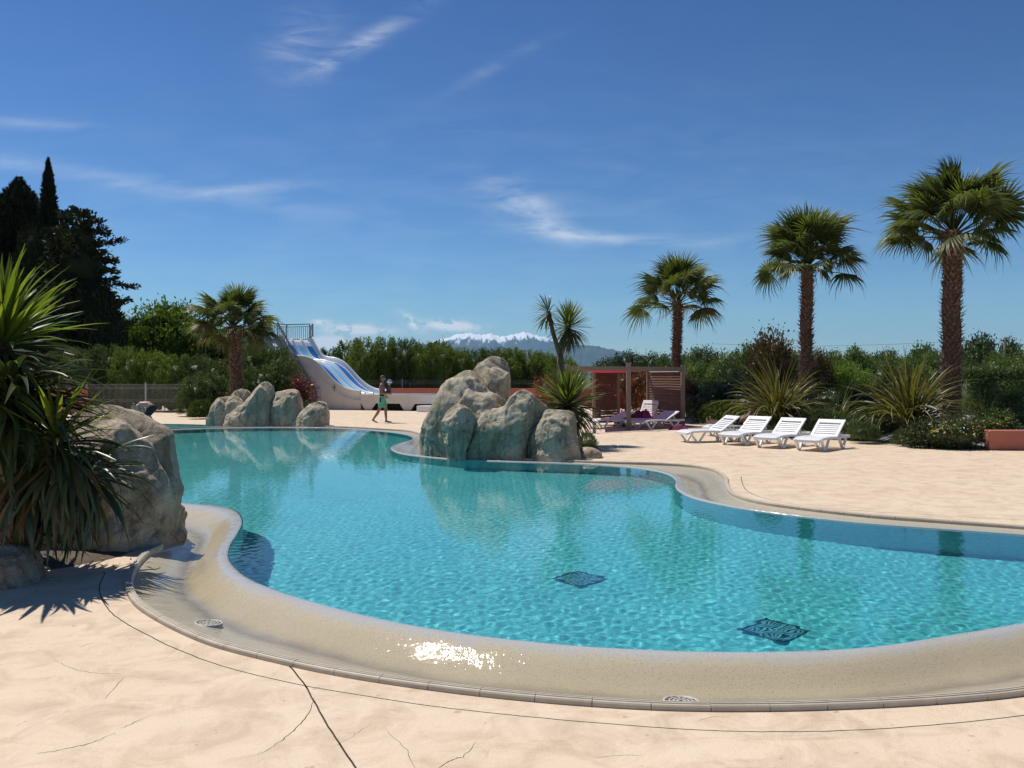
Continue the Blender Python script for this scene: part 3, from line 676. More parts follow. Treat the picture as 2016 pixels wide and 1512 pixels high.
def mountain(name, prof, Y, depth, m, amp, seed, n=420, nv=44):
    xs = np.array([(p[0] - 1008) / F for p in prof]) * Y; zs = np.array([(742 - p[1]) / F for p in prof]) * Y
    mb = MB(); vs = []
    for i in range(n + 1):
        x = xs[0] + (xs[-1] - xs[0]) * i / n; h = np.interp(x, xs, zs)
        u = x / Y * 60
        for k in range(nv + 1):
            t = k / nv
            # spurs and gullies that run down from the crest, finer side ridges on top of them
            wob = .8 * noise.noise(Vector((u * .5, t * 2.0, seed)))
            g = .75 * abs(noise.noise(Vector((u * 1.0 + wob * 2, t * .9, seed + 3)))) + .45 * abs(noise.noise(Vector((u * 2.7 + wob * 3, t * 2.2, seed + 7)))) + .22 * abs(noise.noise(Vector((u * 7, t * 7, seed + 11))))
            z = h * (1 - t ** .92) - g * amp * min(1.0, t * 5) * (1 - t) + amp * .10 * math.sin(math.pi * min(1, t * 3))
            if k == 0: z = h + amp * .22 * (abs(noise.noise(Vector((u * 3.1, 0, seed)))) - .3) + amp * .08 * noise.noise(Vector((u * 9, 0, seed)))
            vs.append((x * (1 - .10 * t), Y - depth * t, max(z, -30)))
        vs.append((x, Y + depth * .7, -30))
    w = nv + 2
    for i in range(n):
        for k in range(nv): mb.f.append((i * w + k, i * w + k + 1, (i + 1) * w + k + 1, (i + 1) * w + k))
        mb.f.append((i * w + nv + 1, i * w, (i + 1) * w, (i + 1) * w + nv + 1))
    mb.v = vs
    o = obj(name, mb, m, smooth=True); o['kind'] = 'structure'; return o
mountain('snowy_mountain', [(560, 742), (640, 715), (720, 694), (800, 682), (850, 672), (885, 663), (905, 657), (925, 655), (948, 659), (966, 656), (985, 662), (1008, 658), (1024, 656), (1037, 653), (1052, 659), (1068, 663), (1085, 668), (1110, 676), (1160, 684), (1210, 697), (1270, 715), (1380, 742)], 20000, 5200, MT['snow_mountain'], 320, 1.3)
mountain('foothill', [(600, 742), (760, 712), (880, 690), (935, 681), (985, 684), (1030, 690), (1090, 684), (1130, 678), (1170, 680), (1200, 687), (1240, 694), (1262, 699), (1330, 708), (1450, 722), (1600, 742)], 14000, 3600, MT['foothill'], 120, 7.7)

# thin air over the plain: one closed box round everything
def haze():
    m = bpy.data.materials.new('thin_air'); m.use_nodes = True; nt = m.node_tree; nt.nodes.clear()
    o = nt.nodes.new('ShaderNodeOutputMaterial'); v = nt.nodes.new('ShaderNodeVolumePrincipled')
    v.inputs['Color'].default_value = (0.36, 0.68, 1.0, 1); v.inputs['Density'].default_value = 3.3e-5; v.inputs['Anisotropy'].default_value = 0.0
    nt.links.new(v.outputs[0], o.inputs['Volume'])
    mb = MB().box((0, 7000, 599), (54000, 34000, 1262)); mb.v = [(x, y, z) for x, y, z in mb.v]
    ob = obj('haze', mb, m); ob['kind'] = 'stuff'; return ob
haze()

# ------------------------------------------------------------------ boulders (sculpted concrete rockwork)
def boulder(outline_px, Y, depth, m, parent=None, origin=None, seed=0, front=1.0, rough=0.07, base_z=0.0, name='boulder', nt=110, ny=80):
    pts = [D(x, y, Y) for x, y in outline_px]
    P = catmull([(p.x, p.z) for p in pts], 8, False)
    x0, x1 = P[:, 0].min(), P[:, 0].max(); cx = (P[0, 0] + P[-1, 0]) / 2; H = P[:, 1].max() - base_z
    seg = np.concatenate([[0], np.cumsum(np.linalg.norm(np.diff(P, axis=0), axis=1))]); L = seg[-1]
    S = np.stack([np.interp(np.linspace(0, L, nt), seg, P[:, k]) for k in (0, 1)], 1)
    crs = random.Random(seed * 7 + 1); cuts = []
    for q_ in range(13):
        nn_ = Vector((crs.uniform(-1, 1), crs.uniform(-1.5, .2), crs.uniform(-.1, .9))).normalized(); cuts.append((nn_, crs.uniform(.66, .90)))
    ctr = Vector((cx, Y, base_z + H * .42)); half = Vector(((x1 - x0) / 2, depth, H * .58))
    vs = []; o = Vector(origin) if origin is not None else Vector((0, 0, 0)); size = (x1 - x0 + H) / 2
    for j in range(ny + 1):
        ph = math.pi * j / ny; yy = -math.cos(ph); g = max(0.0, 1 - abs(yy) ** 3.4) ** (1 / 2.1)
        dd = depth * (front if yy < 0 else 1.0)
        for i in range(nt):
            x = cx + (S[i, 0] - cx) * g; z = base_z + (S[i, 1] - base_z) * g
            lean = 0.22 * depth * (z - base_z) / max(H, .01)          # faces lean back as they rise
            q = Vector((x, Y + yy * dd + lean, z))
            rel = q - ctr; nz_ = Vector((rel.x / half.x, rel.y / half.y, rel.z / half.z))
            for nn_, off in cuts:
                ex = nz_.dot(nn_) - off * 1.12
                if ex > 0: nz_ -= nn_ * ex * .97
            if abs(yy) > .12: q = ctr + Vector((nz_.x * half.x, nz_.y * half.y, nz_.z * half.z))
            nd = Vector((x - cx, yy * dd, (z - base_z) * .7)); nd.normalize()
            w = Vector((q.x * 1.25 / size, q.y * 1.25 / size, q.z * 1.25 / size)) + Vector((seed * 3.1, seed * 1.7, 0))
            ds = rough * size * (noise.noise(w * 1.3) * .6 + (.25 - abs(noise.noise(w * 2.1))) * .7 + .38 * noise.noise(w * 5.3) + .30 * abs(noise.noise(w * 9)) + .16 * noise.noise(w * 19))
            fis = noise.noise(w * 1.15 + Vector((7.7, seed, 3))) + .16 * noise.noise(w * 5.0); fi2 = noise.noise(w * 2.3 + Vector((1.7, 9, seed))) + .12 * noise.noise(w * 8.0)
            ds -= size * (.032 * max(0.0, 1 - abs(fis) / .045) + .014 * max(0.0, 1 - abs(fi2) / .05))
            edge = min(1.0, abs(yy) < .35 and .55 or 1.0)
            q = q + nd * ds * edge
            if i in (0, nt - 1) : q.z = base_z - .03
            vs.append(q - o)
    fs = [(j * nt + i, j * nt + i + 1, (j + 1) * nt + i + 1, (j + 1) * nt + i) for j in range(ny) for i in range(nt - 1)]
    mb = MB(); mb.add(vs, fs)
    return obj(name, mb, m, parent, True)
def px3(lst, s, ox, oy): return [(ox + x / s, oy + y / s) for x, y in lst]

o = G(1000, 895); rg = thing('rock_formation', 'tall sculpted grey boulders on the pool edge in front of the yucca', 'rocks', o)
z3 = lambda l: px3(l, 3.36, 800, 560)
boulder(z3([(440, 1060), (430, 800), (415, 640), (440, 565), (500, 515), (560, 480), (620, 482), (665, 515), (682, 570), (688, 800), (690, 1060)]), 19.0, .75, MT['rock'], rg, o, 1)
boulder(z3([(100, 1105), (104, 1000), (118, 930), (165, 830), (215, 705), (255, 655), (320, 605), (405, 563), (470, 590), (520, 660), (550, 705), (610, 740), (665, 775), (700, 1080)]), 18.35, .75, MT['rock'], rg, o, 2)
boulder(z3([(250, 1100), (255, 850), (280, 745), (330, 680), (375, 657), (430, 690), (490, 712), (560, 720), (655, 780), (670, 1090)]), 17.95, .6, MT['rock'], rg, o, 3)
boulder(z3([(275, 1118), (245, 1000), (240, 900), (270, 845), (320, 805), (375, 800), (430, 840), (460, 880), (455, 930), (425, 1030), (392, 1118)]), 17.35, .42, MT['rock'], rg, o, 4)
boulder(z3([(388, 1118), (420, 1020), (462, 890), (500, 835), (560, 815), (635, 812), (690, 745), (760, 704), (810, 715), (870, 765), (935, 828), (880, 930), (815, 1000), (800, 1135)]), 17.6, .55, MT['rock'], rg, o, 5)
boulder(z3([(798, 1138), (806, 1030), (850, 950), (890, 880), (918, 832), (1000, 838), (1095, 846), (1118, 870), (1128, 950), (1140, 1050), (1150, 1138)]), 17.45, .55, MT['rock'], rg, o, 6)

o = G(530, 838); rg = thing('rock_formation', 'low row of sculpted grey boulders on the far pool edge below a palm', 'rocks', o)
z2 = lambda l: px3(l, 3.36, 300, 540)
boulder(z2([(362, 1000), (385, 920), (412, 850), (445, 818), (515, 814), (528, 850), (520, 1000)]), 29.6, .7, MT['rock'], rg, o, 11)
boulder(z2([(480, 1002), (485, 890), (510, 830), (540, 780), (580, 758), (625, 770), (645, 800), (620, 860), (600, 1002)]), 29.75, .75, MT['rock'], rg, o, 12)
boulder(z2([(488, 1004), (510, 930), (570, 890), (605, 850), (650, 800), (695, 745), (740, 714), (775, 735), (800, 800), (822, 900), (826, 1004)]), 29.3, .8, MT['rock'], rg, o, 13)
boulder(z2([(790, 1004), (795, 860), (803, 795), (860, 772), (950, 768), (965, 800), (985, 900), (1000, 1004)]), 29.5, .8, MT['rock'], rg, o, 14)
boulder(z2([(930, 1006), (960, 940), (1000, 895), (1050, 860), (1090, 842), (1135, 850), (1150, 880), (1160, 940), (1166, 1006)]), 29.2, .7, MT['rock'], rg, o, 15)

near_rock = boulder([(95, 1100), (100, 960), (108, 875), (135, 830), (168, 806), (200, 803), (240, 812), (290, 830), (322, 850), (332, 885), (337, 915), (341, 935), (349, 958), (350, 985), (342, 1020), (336, 1045), (341, 1065), (338, 1082)], 8.75, .72, MT['rock_tan'], None, None, 21, 1.0, .075, 0.0, 'boulder', 150, 110)
tag(near_rock, 'large tan boulder beside the gutter behind the foreground yucca', 'rock')
o2 = boulder([(-70, 1160), (-40, 1100), (0, 1076), (30, 1080), (55, 1098), (68, 1125), (74, 1158)], 6.95, .3, MT['rock_tan'], None, None, 24, 1.0, .08, 0.0, 'boulder', 50, 30)
tag(o2, 'small pale boulder at the foot of the foreground yucca', 'rock')
o3 = boulder([(1136, 894), (1142, 884), (1158, 880), (1174, 884), (1186, 894)], 17.7, .22, MT['rock_tan'], None, None, 27, 1.0, .08, 0.0, 'boulder', 30, 20)
tag(o3, 'small dark stone beside the grass tuft right of the tall boulders', 'rock')

# ------------------------------------------------------------------ leaves and crowns
def leaf_quads(Cn, Dr, Nm, Ln, Wd):
    """rhombic leaves: base centre, direction, normal, length, width -> vertices and quads"""
    Dr = Dr / np.linalg.norm(Dr, axis=1, keepdims=True); S = np.cross(Dr, Nm); S /= np.maximum(np.linalg.norm(S, axis=1, keepdims=True), 1e-6)
    n = len(Cn); Ln = np.asarray(Ln).reshape(-1, 1) * np.ones((n, 1)); Wd = np.asarray(Wd).reshape(-1, 1) * np.ones((n, 1))
    V = np.stack([Cn, Cn + Dr * Ln * .45 + S * Wd / 2, Cn + Dr * Ln, Cn + Dr * Ln * .45 - S * Wd / 2], 1).reshape(-1, 3)
    return V, np.arange(4 * n).reshape(n, 4)
def lumpy(rs, lobes, n_clump, per, rc, leaf, width, up=0.3, out=0.8, shell=(0.55, 1.0), flat=1.0):
    """leaf clumps spread through the outer volume of a set of lobes"""
    vol = np.array([l[1][0] * l[1][1] * l[1][2] for l in lobes]) ** .67; vol /= vol.sum()
    Cs, Ds, Ns, Ls = [], [], [], []
    which = rs.choice(len(lobes), n_clump, p=vol)
    for w in which:
        c, r = np.array(lobes[w][0]), np.array(lobes[w][1])
        d = rs.normal(size=3); d /= np.linalg.norm(d); k = rs.uniform(*shell) ** .5
        p = c + d * r * k; n = rs.poisson(per) + 1; s = rc * rs.uniform(.6, 1.35)
        off = rs.normal(size=(n, 3)) * s * np.array([1, 1, flat]); pos = p + off
        dr = rs.normal(size=(n, 3)) * .7 + d * out + np.array([0, 0, up]); nm = rs.normal(size=(n, 3)) + np.array([0, 0, .8])
        Cs.append(pos); Ds.append(dr); Ns.append(nm); Ls.append(leaf * rs.uniform(.6, 1.3, n))
    Cn = np.concatenate(Cs); L = np.concatenate(Ls)
    keep = Cn[:, 2] > 0.02
    return leaf_quads(Cn[keep], np.concatenate(Ds)[keep], np.concatenate(Ns)[keep], L[keep], L[keep] * width)
def core(lobes, k, seed, n=10):
    """lumpy inner mass of twigs and shaded leaves, so a crown is not see-through"""
    mb = MB()
    for li, (c, r) in enumerate(lobes):
        vs = []
        for j in range(n // 2 + 1):
            t = math.pi * j / (n // 2)
            for i in range(n):
                a = 2 * math.pi * i / n; d = Vector((math.sin(t) * math.cos(a), math.sin(t) * math.sin(a), math.cos(t)))
                f = k * (1 + .35 * noise.noise(d * 1.9 + Vector((seed + li, 0, 0))))
                vs.append((c[0] + d.x * r[0] * f, c[1] + d.y * r[1] * f, max(.03, c[2] + d.z * r[2] * f)))
        mb.add(vs, [(j * n + i, j * n + (i + 1) % n, (j + 1) * n + (i + 1) % n, (j + 1) * n + i) for j in range(n // 2) for i in range(n)])
    return np.array(mb.v), np.array(mb.f)
def join(name, m, *parts):
    V = []; Fs = []; b = 0
    for v, f in parts: V.append(v); Fs.append(f + b); b += len(v)
    return mesh_np(name, np.concatenate(V), np.concatenate(Fs), m)

def broadleaf_crown(seed, n_lobes, w, h, base, m, clumps=260, per=16, leaf=.22, width=.55, rc=.26):
    rs = np.random.RandomState(seed); lobes = [((0, 0, base + h * .5), (w * .36, w * .36, h * .42))]
    for i in range(n_lobes):
        a = i * 2.4 + rs.uniform(-.4, .4); t = rs.uniform(.15, .9); rr = w * .33 * (1 - .55 * abs(t - .35))
        lobes.append(((rr * math.cos(a), rr * math.sin(a), base + h * t * .85), (w * rs.uniform(.14, .24), w * rs.uniform(.14, .24), h * rs.uniform(.14, .22))))
    return join('crown', m, core(lobes, .70, seed), lumpy(rs, lobes, clumps, per, rc, leaf, width))
def limbs(h, r, seed, spread):
    rs = random.Random(seed); mb = MB()
    mb.tube([(0, 0, -.05), (.02 * h, 0, h * .3), (0, .02 * h, h * .75)], [r, r * .8, r * .4], 8)
    for i in range(5):
        a = i * 2.4 + rs.uniform(-.3, .3); z = h * rs.uniform(.3, .6)
        mb.tube([(0, 0, z), (math.cos(a) * spread * .4, math.sin(a) * spread * .4, z + h * .15), (math.cos(a) * spread, math.sin(a) * spread, z + h * .3)], [r * .5, r * .35, r * .12], 6)
    return mb
TREES = {}
def tree_proto(key, m, **k):
    crown = broadleaf_crown(k.get('seed', 1), k.get('lobes', 9), k['w'], k['h'], k['base'], m, k.get('clumps', 260), k.get('per', 16), k.get('leaf', .22), .55, k.get('rc', .26))
    trunk = limbs(k['base'] + k['h'] * .7, k['w'] * .03 + .04, k.get('seed', 1), k['w'] * .3).mesh('trunk', MT['bark'], True)
    TREES[key] = (crown, trunk, k['w'], k['base'] + k['h'])
def tree(key, px, top, Y, label, group, wpx=None, name='tree', cat='tree', z0=0.0, rz=None, seed=0):
    crown, trunk, w, h = TREES[key]; p = D(px, top, Y); sc = (p.z - z0) / h
    sx = sc if wpx is None else (wpx / F * Y) / w
    t = thing(name, label, cat, (p.x, Y, z0), rz if rz is not None else random.Random(int(px * 7 + top)).uniform(0, 6.28), group)
    t.scale = (sx, sx, sc)
    link('crown', crown, t); link('trunk', trunk, t); return t
tree_proto('far_a', MT['far_tree'], seed=1, w=6, h=5, base=.6, clumps=420, leaf=.30, rc=.30)
tree_proto('far_b', MT['far_dark'], seed=2, w=6, h=5, base=.5, clumps=420, leaf=.30, rc=.30, lobes=11)
tree_proto('far_c', MT['far_light'], seed=3, w=5, h=4.4, base=.5, clumps=300, leaf=.28, rc=.30, lobes=7)
tree_proto('broad_a', MT['broadleaf'], seed=4, w=8, h=6.5, base=1.0, clumps=1000, per=20, leaf=.30, rc=.30, lobes=14)
tree_proto('broad_b', MT['broadleaf'], seed=5, w=6, h=5.5, base=1.0, clumps=760, per=20, leaf=.27, rc=.28, lobes=12)
tree_proto('russet', MT['russet'], seed=6, w=3, h=3.0, base=.4, clumps=420, per=14, leaf=.15, rc=.20, lobes=10)
tree_proto('bush_dark', MT['dark_shrub'], seed=7, w=2.2, h=2.0, base=0, clumps=330, per=16, leaf=.085, rc=.11, lobes=9)
tree_proto('photinia', MT['photinia'], seed=8, w=2.0, h=2.0, base=0, clumps=360, per=15, leaf=.085, rc=.11, lobes=9)
tree_proto('bright', MT['bright_bush'], seed=9, w=2.0, h=1.7, base=0, clumps=260, per=16, leaf=.09, rc=.12, lobes=8)
tree_proto('redbush', MT['red_leaf'], seed=10, w=1.2, h=1.2, base=.05, clumps=110, per=9, leaf=.11, rc=.12, lobes=7)

G_FAR = 'trees of the distant treeline'
ORD = ['first', 'second', 'third', 'fourth', 'fifth', 'sixth', 'seventh', 'eighth', 'ninth', 'tenth', 'eleventh', 'twelfth', 'thirteenth', 'fourteenth', 'fifteenth', 'sixteenth', 'seventeenth', 'eighteenth', 'nineteenth', 'twentieth']
far = [('far_b', 1195, 702, 105, 60), ('far_b', 1236, 689, 100, 75), ('far_b', 1285, 692, 96, 70), ('far_a', 1318, 697, 92, 60), ('far_a', 1362, 684, 84, 70), ('far_b', 1392, 680, 80, 60), ('far_c', 1425, 690, 74, 62), ('far_a', 1462, 676, 78, 62), ('far_a', 1500, 684, 80, 60),
       ('far_b', 1610, 688, 100, 60), ('far_a', 1640, 690, 90, 56), ('far_a', 1688, 682, 86, 74), ('far_c', 1655, 700, 60, 60), ('far_b', 1730, 690, 98, 60), ('far_a', 1755, 688, 80, 64), ('far_a', 1800, 690, 86, 60), ('far_a', 1826, 676, 84, 76), ('far_c', 1840, 690, 70, 50),
       ('far_b', 1930, 652, 90, 84), ('far_b', 1988, 661, 96, 60), ('far_c', 1962, 688, 60, 70), ('far_c', 2010, 684, 62, 66), ('far_b', 1900, 690, 70, 60), ('far_c', 2050, 672, 70, 70),
       ('far_b', 1120, 706, 110, 60), ('far_a', 1070, 694, 96, 70), ('far_b', 1010, 688, 98, 66), ('far_b', 970, 694, 110, 60), ('far_b', 905, 690, 96, 56), ('far_b', 868, 668, 90, 84), ('far_b', 826, 674, 92, 60), ('far_a', 1562, 690, 92, 60), ('far_a', 1880, 676, 92, 50)]
far.sort(key=lambda f: f[1]); cnt = {}
for k, px, top, Y, w in far:
    i = cnt.get(k, 0); cnt[k] = i + 1
    tree(k, px, top, Y, '%s %s tree from the left in the distant treeline' % (ORD[i], {'far_a': 'mid green', 'far_b': 'dark green', 'far_c': 'pale green'}[k]), G_FAR, w)
mid = [('far_a', 1385, 712, 46, 88), ('far_b', 1440, 706, 44, 80), ('far_a', 1340, 716, 50, 70), ('far_c', 1672, 716, 40, 90), ('far_b', 1740, 712, 42, 84), ('far_a', 1800, 706, 44, 90), ('far_b', 1620, 706, 46, 70), ('far_b', 1905, 702, 46, 80), ('far_b', 1500, 706, 48, 70)]
mid.sort(key=lambda f: f[1])
for i, (k, px, top, Y, w) in enumerate(mid):
    tree(k, px, top, Y, {'far_a': 'mid green', 'far_b': 'dark green', 'far_c': 'pale green'}[k] + ' tree, %s from the left in the belt behind the garden shrubs' % ORD[i], 'trees behind the garden shrubs', w)

tree('broad_a', 345, 588, 58, 'tall rounded leafy tree with sunlit top behind the left hedge', None, 165, rz=.6)
tree('broad_b', 262, 622, 56, 'smaller leafy tree between the dark conifer and the rounded tree', None, 90, rz=1.9)
tree('broad_a', 465, 640, 60, 'wide leafy tree behind the palm beside the water slide', None, 150, rz=2.7)
tree('broad_b', 214, 606, 53, 'leafy tree half hidden behind the right edge of the dark conifer', None, 80, rz=4.0)

# ------------------------------------------------------------------ conifers on the left
def cypress_mesh(seed, H, prof, m, n=5200, leaf=.42, droop=.0, tufts=0):
    rs = np.random.RandomState(seed); hs = np.array([p[0] for p in prof]); ws = np.array([p[1] for p in prof])
    z = rs.uniform(0, 1, n) ** .8; r = np.interp(z, hs, ws); a = rs.uniform(0, 6.283, n)
    lump = np.array([noise.noise(Vector((math.cos(x) * 1.6, math.sin(x) * 1.6, y * H * .55 + seed))) for x, y in zip(a, z)])
    rr = r * (1 + .42 * lump) * rs.uniform(.72, 1.05, n); taper = np.where(z > .9, 1 - .6 * (z - .9) / .1, 1.0)
    Cn = np.stack([rr * np.cos(a), rr * np.sin(a), z * H], 1)
    Dr = np.stack([np.cos(a) * .8, np.sin(a) * .8, 1.1 - droop + 0 * a], 1) + rs.normal(size=(n, 3)) * .35
    parts = [leaf_quads(Cn, Dr, rs.normal(size=(n, 3)), leaf * taper * rs.uniform(.5, 1.3, n), leaf * taper * .38 * rs.uniform(.6, 1.2, n))]
    # inner mass
    N = 14; K = 26; vs = []
    for k in range(K):
        t = k / (K - 1); w = np.interp(t, hs, ws)
        for i in range(N):
            b = 6.283 * i / N; f = .80 * (1 + .42 * noise.noise(Vector((math.cos(b) * 1.6, math.sin(b) * 1.6, t * H * .55 + seed)))); vs.append((w * f * math.cos(b), w * f * math.sin(b), t * H * .985))
    parts.append((np.array(vs), np.array([(k * N + i, k * N + (i + 1) % N, (k + 1) * N + (i + 1) % N, (k + 1) * N + i) for k in range(K - 1) for i in range(N)])))
    return join('crown', m, *parts)
def conifer(px, top, Y, mesh_args, label, m, cat='tree', name='cypress_tree'):
    p = D(px, top, Y); t = thing(name, label, cat, (p.x, Y, 0)); H = p.z
    seed, prof, kw = mesh_args; link('crown', cypress_mesh(seed, H, prof, m, **kw), t)
    obj('trunk', MB().tube([(0, 0, -.05), (0, 0, H * .5), (0, 0, H * .9)], [.28, .18, .04], 8), MT['bark'], t, True)
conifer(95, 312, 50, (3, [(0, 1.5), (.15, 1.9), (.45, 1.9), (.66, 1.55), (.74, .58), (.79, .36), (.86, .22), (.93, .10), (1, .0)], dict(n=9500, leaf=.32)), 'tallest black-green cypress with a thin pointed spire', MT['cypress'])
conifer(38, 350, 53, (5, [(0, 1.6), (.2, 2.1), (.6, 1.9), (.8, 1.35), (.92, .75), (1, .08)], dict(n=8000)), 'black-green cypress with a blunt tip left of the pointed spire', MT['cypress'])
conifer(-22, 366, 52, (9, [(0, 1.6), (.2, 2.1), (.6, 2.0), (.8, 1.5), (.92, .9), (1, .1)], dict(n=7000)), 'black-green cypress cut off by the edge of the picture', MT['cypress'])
def dark_conifer():
    Y = 47.0; top = D(165, 415, Y); H = top.z; t = thing('conifer_tree', 'broad dark conifer with level ragged branches reaching right', 'tree', (top.x - .15, Y, 0))
    rs = np.random.RandomState(14); Cs, Ds, Ns, Ls = [], [], [], []
    mb = MB().tube([(0, 0, -.05), (.1, 0, H * .5), (0, 0, H * .97)], [.34, .22, .05], 8)
    nb = 95
    for i in range(nb):
        z = H * (.12 + .86 * (i / nb)); a = i * 2.39996 + rs.uniform(-.3, .3)
        Lb = (1.9 + .75 * noise.noise(Vector((i * .7, 2.2, 0))) + (.9 if rs.rand() > .8 else 0)) * (1.0 if z < H * .72 else 1.0 - .55 * (z / H - .72) / .28)
        up = .18 + .1 * rs.normal()
        d = np.array([math.cos(a), math.sin(a), up]); n = int(70 + 40 * Lb)
        s = rs.uniform(.15, 1, n) ** .75; pos = np.array([0, 0, z]) + d * (s * Lb)[:, None] + rs.normal(size=(n, 3)) * np.array([.20, .20, .12]) * (1.15 - .6 * s)[:, None]
        Cs.append(pos); Ds.append(d * .7 + rs.normal(size=(n, 3)) * .5 + np.array([0, 0, .25])); Ns.append(rs.normal(size=(n, 3)) + np.array([0, 0, 1])); Ls.append(rs.uniform(.16, .34, n))
        mb.tube([(0, 0, z - .05), tuple(d * Lb * .85 + np.array([0, 0, z]))], [.05, .012], 4)
    Cn = np.concatenate(Cs); L = np.concatenate(Ls); lq = leaf_quads(Cn, np.concatenate(Ds), np.concatenate(Ns), L, L * .5)
    lobes = [((0, 0, H * k), (1.25, 1.25, H * .14)) for k in (.2, .38, .56, .72)] + [((0, 0, H * .86), (.7, .7, H * .1))]
    link('crown', join('crown', MT['cedar'], core(lobes, .9, 3, 12), lq), t); obj('trunk', mb, MT['bark'], t, True)
dark_conifer()
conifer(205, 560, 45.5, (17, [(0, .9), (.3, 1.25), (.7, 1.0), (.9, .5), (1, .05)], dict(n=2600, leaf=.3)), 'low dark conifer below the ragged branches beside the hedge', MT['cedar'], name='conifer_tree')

# ------------------------------------------------------------------ oleander hedges: each bush a thing
def oleander(seed, m, w=2.6, h=3.0):
    rs = np.random.RandomState(seed); n_st = 430; Cs, Ds, Ns, Ls = [], [], [], []
    for i in range(n_st):
        a = rs.uniform(0, 6.283); q = rs.uniform(0, 1) ** .5; zt = h * (rs.uniform(.08, 1.0)) ; rmax = w / 2 * math.sqrt(max(.05, 1 - max(0, (zt / h - .45) / .6) ** 2)) * (1 + .22 * noise.noise(Vector((math.cos(a) * 2, math.sin(a) * 2, zt * 1.1 + seed))))
        q = .62 + .38 * q; p = np.array([q * rmax * math.cos(a), q * rmax * math.sin(a), zt])
        tip = np.array([math.cos(a) * .55, math.sin(a) * .55, 1.0]) + rs.normal(size=3) * .25; tip /= np.linalg.norm(tip)
        k = 16; s = rs.uniform(0, .5, k); ang = rs.uniform(0, 6.283, k); sd = rs.normal(size=(k, 3)); sd -= (sd @ tip)[:, None] * tip
        sd /= np.linalg.norm(sd, axis=1, keepdims=True)
        Cs.append(p - tip * .25 + tip * s[:, None]); Ds.append(tip * .8 + sd * .75); Ns.append(rs.normal(size=(k, 3)) * .5 + tip); Ls.append(rs.uniform(.13, .23, k))
    L = np.concatenate(Ls); lobes = [((0, 0, h * .40), (w * .44, w * .44, h * .44)), ((w * .1, 0, h * .62), (w * .3, w * .3, h * .30))]
    return join('foliage', m, core(lobes, .84, seed, 12), leaf_quads(np.concatenate(Cs), np.concatenate(Ds), np.concatenate(Ns), L, L * .24))
OLE = [oleander(31, MT['oleander']), oleander(32, MT['oleander_bright']), oleander(33, MT['oleander']), oleander(34, MT['oleander_bright'])]
def stems_mesh(seed, h=2.0):
    rs = random.Random(seed); mb = MB()
    for i in range(9):
        a = rs.uniform(0, 6.28); mb.tube([(.18 * math.cos(a), .18 * math.sin(a), -.03), (.5 * math.cos(a), .5 * math.sin(a), h * .5), (.8 * math.cos(a), .8 * math.sin(a), h)], [.028, .022, .01], 5)
    return mb.mesh('stem', MT['bark'], True)
STEMS = stems_mesh(3)
def bush(px, top, Y, wpx, kind, label, group, rz=0.0, z0=0.0):
    p = D(px, top, Y); t = thing('oleander_bush', label, 'shrub', (p.x, Y, z0), rz, group)
    sx = wpx / F * Y / 2.6; t.scale = (sx, sx, (p.z - z0) / 3.06)
    link('foliage', OLE[kind], t); link('stem', STEMS, t)
rr = random.Random(12)
for i, (px, top, Y) in enumerate([(70, 700, 42), (120, 694, 42.5), (165, 690, 42), (210, 686, 42.5), (255, 690, 42), (300, 696, 42), (345, 704, 41.5), (385, 704, 41.5), (425, 712, 41.5)]):
    bush(px, top, Y, 78, (0, 2, 0, 2, 1, 3, 1, 0, 2)[i], '%s oleander bush from the left in the hedge behind the wire fence' % ORD[i], 'oleander bushes of the left hedge', rr.uniform(0, 6))
for i, (px, top, Y, w) in enumerate([(385, 745, 36.5, 70), (410, 735, 37.5, 74), (500, 684, 40, 92), (540, 688, 39.6, 80), (560, 712, 38.6, 70), (515, 722, 37.8, 84)]):
    bush(px, top, Y, w, (0, 0, 2, 0, 2, 0)[i], ('dark oleander bush at the right end of the wire fence', 'dark oleander bush left of the palm trunk by the slide', 'tall oleander bush right of the palm trunk by the slide', 'tall oleander bush against the slide stairs', 'lower oleander bush beside the foot of the slide stairs', 'low oleander bush right behind the row of boulders')[i], 'oleander bushes in front of the slide', rr.uniform(0, 6))
cx = 612; i = 0
tops = [(610, 700), (640, 690), (690, 678), (730, 672), (760, 669), (800, 671), (840, 680), (870, 682), (910, 692), (950, 692), (990, 690), (1040, 694), (1080, 702), (1140, 712)]
while cx < 1130:
    top = np.interp(cx, [t[0] for t in tops], [t[1] for t in tops]) + rr.uniform(-3, 5)
    bush(cx, top, rr.uniform(54.5, 57), rr.uniform(64, 84), rr.choice((0, 1, 3, 1)), '%s tall oleander bush from the left in the hedge behind the slide basin' % ORD[i], 'oleander bushes of the long hedge', rr.uniform(0, 6)); cx += rr.uniform(30, 40); i += 1

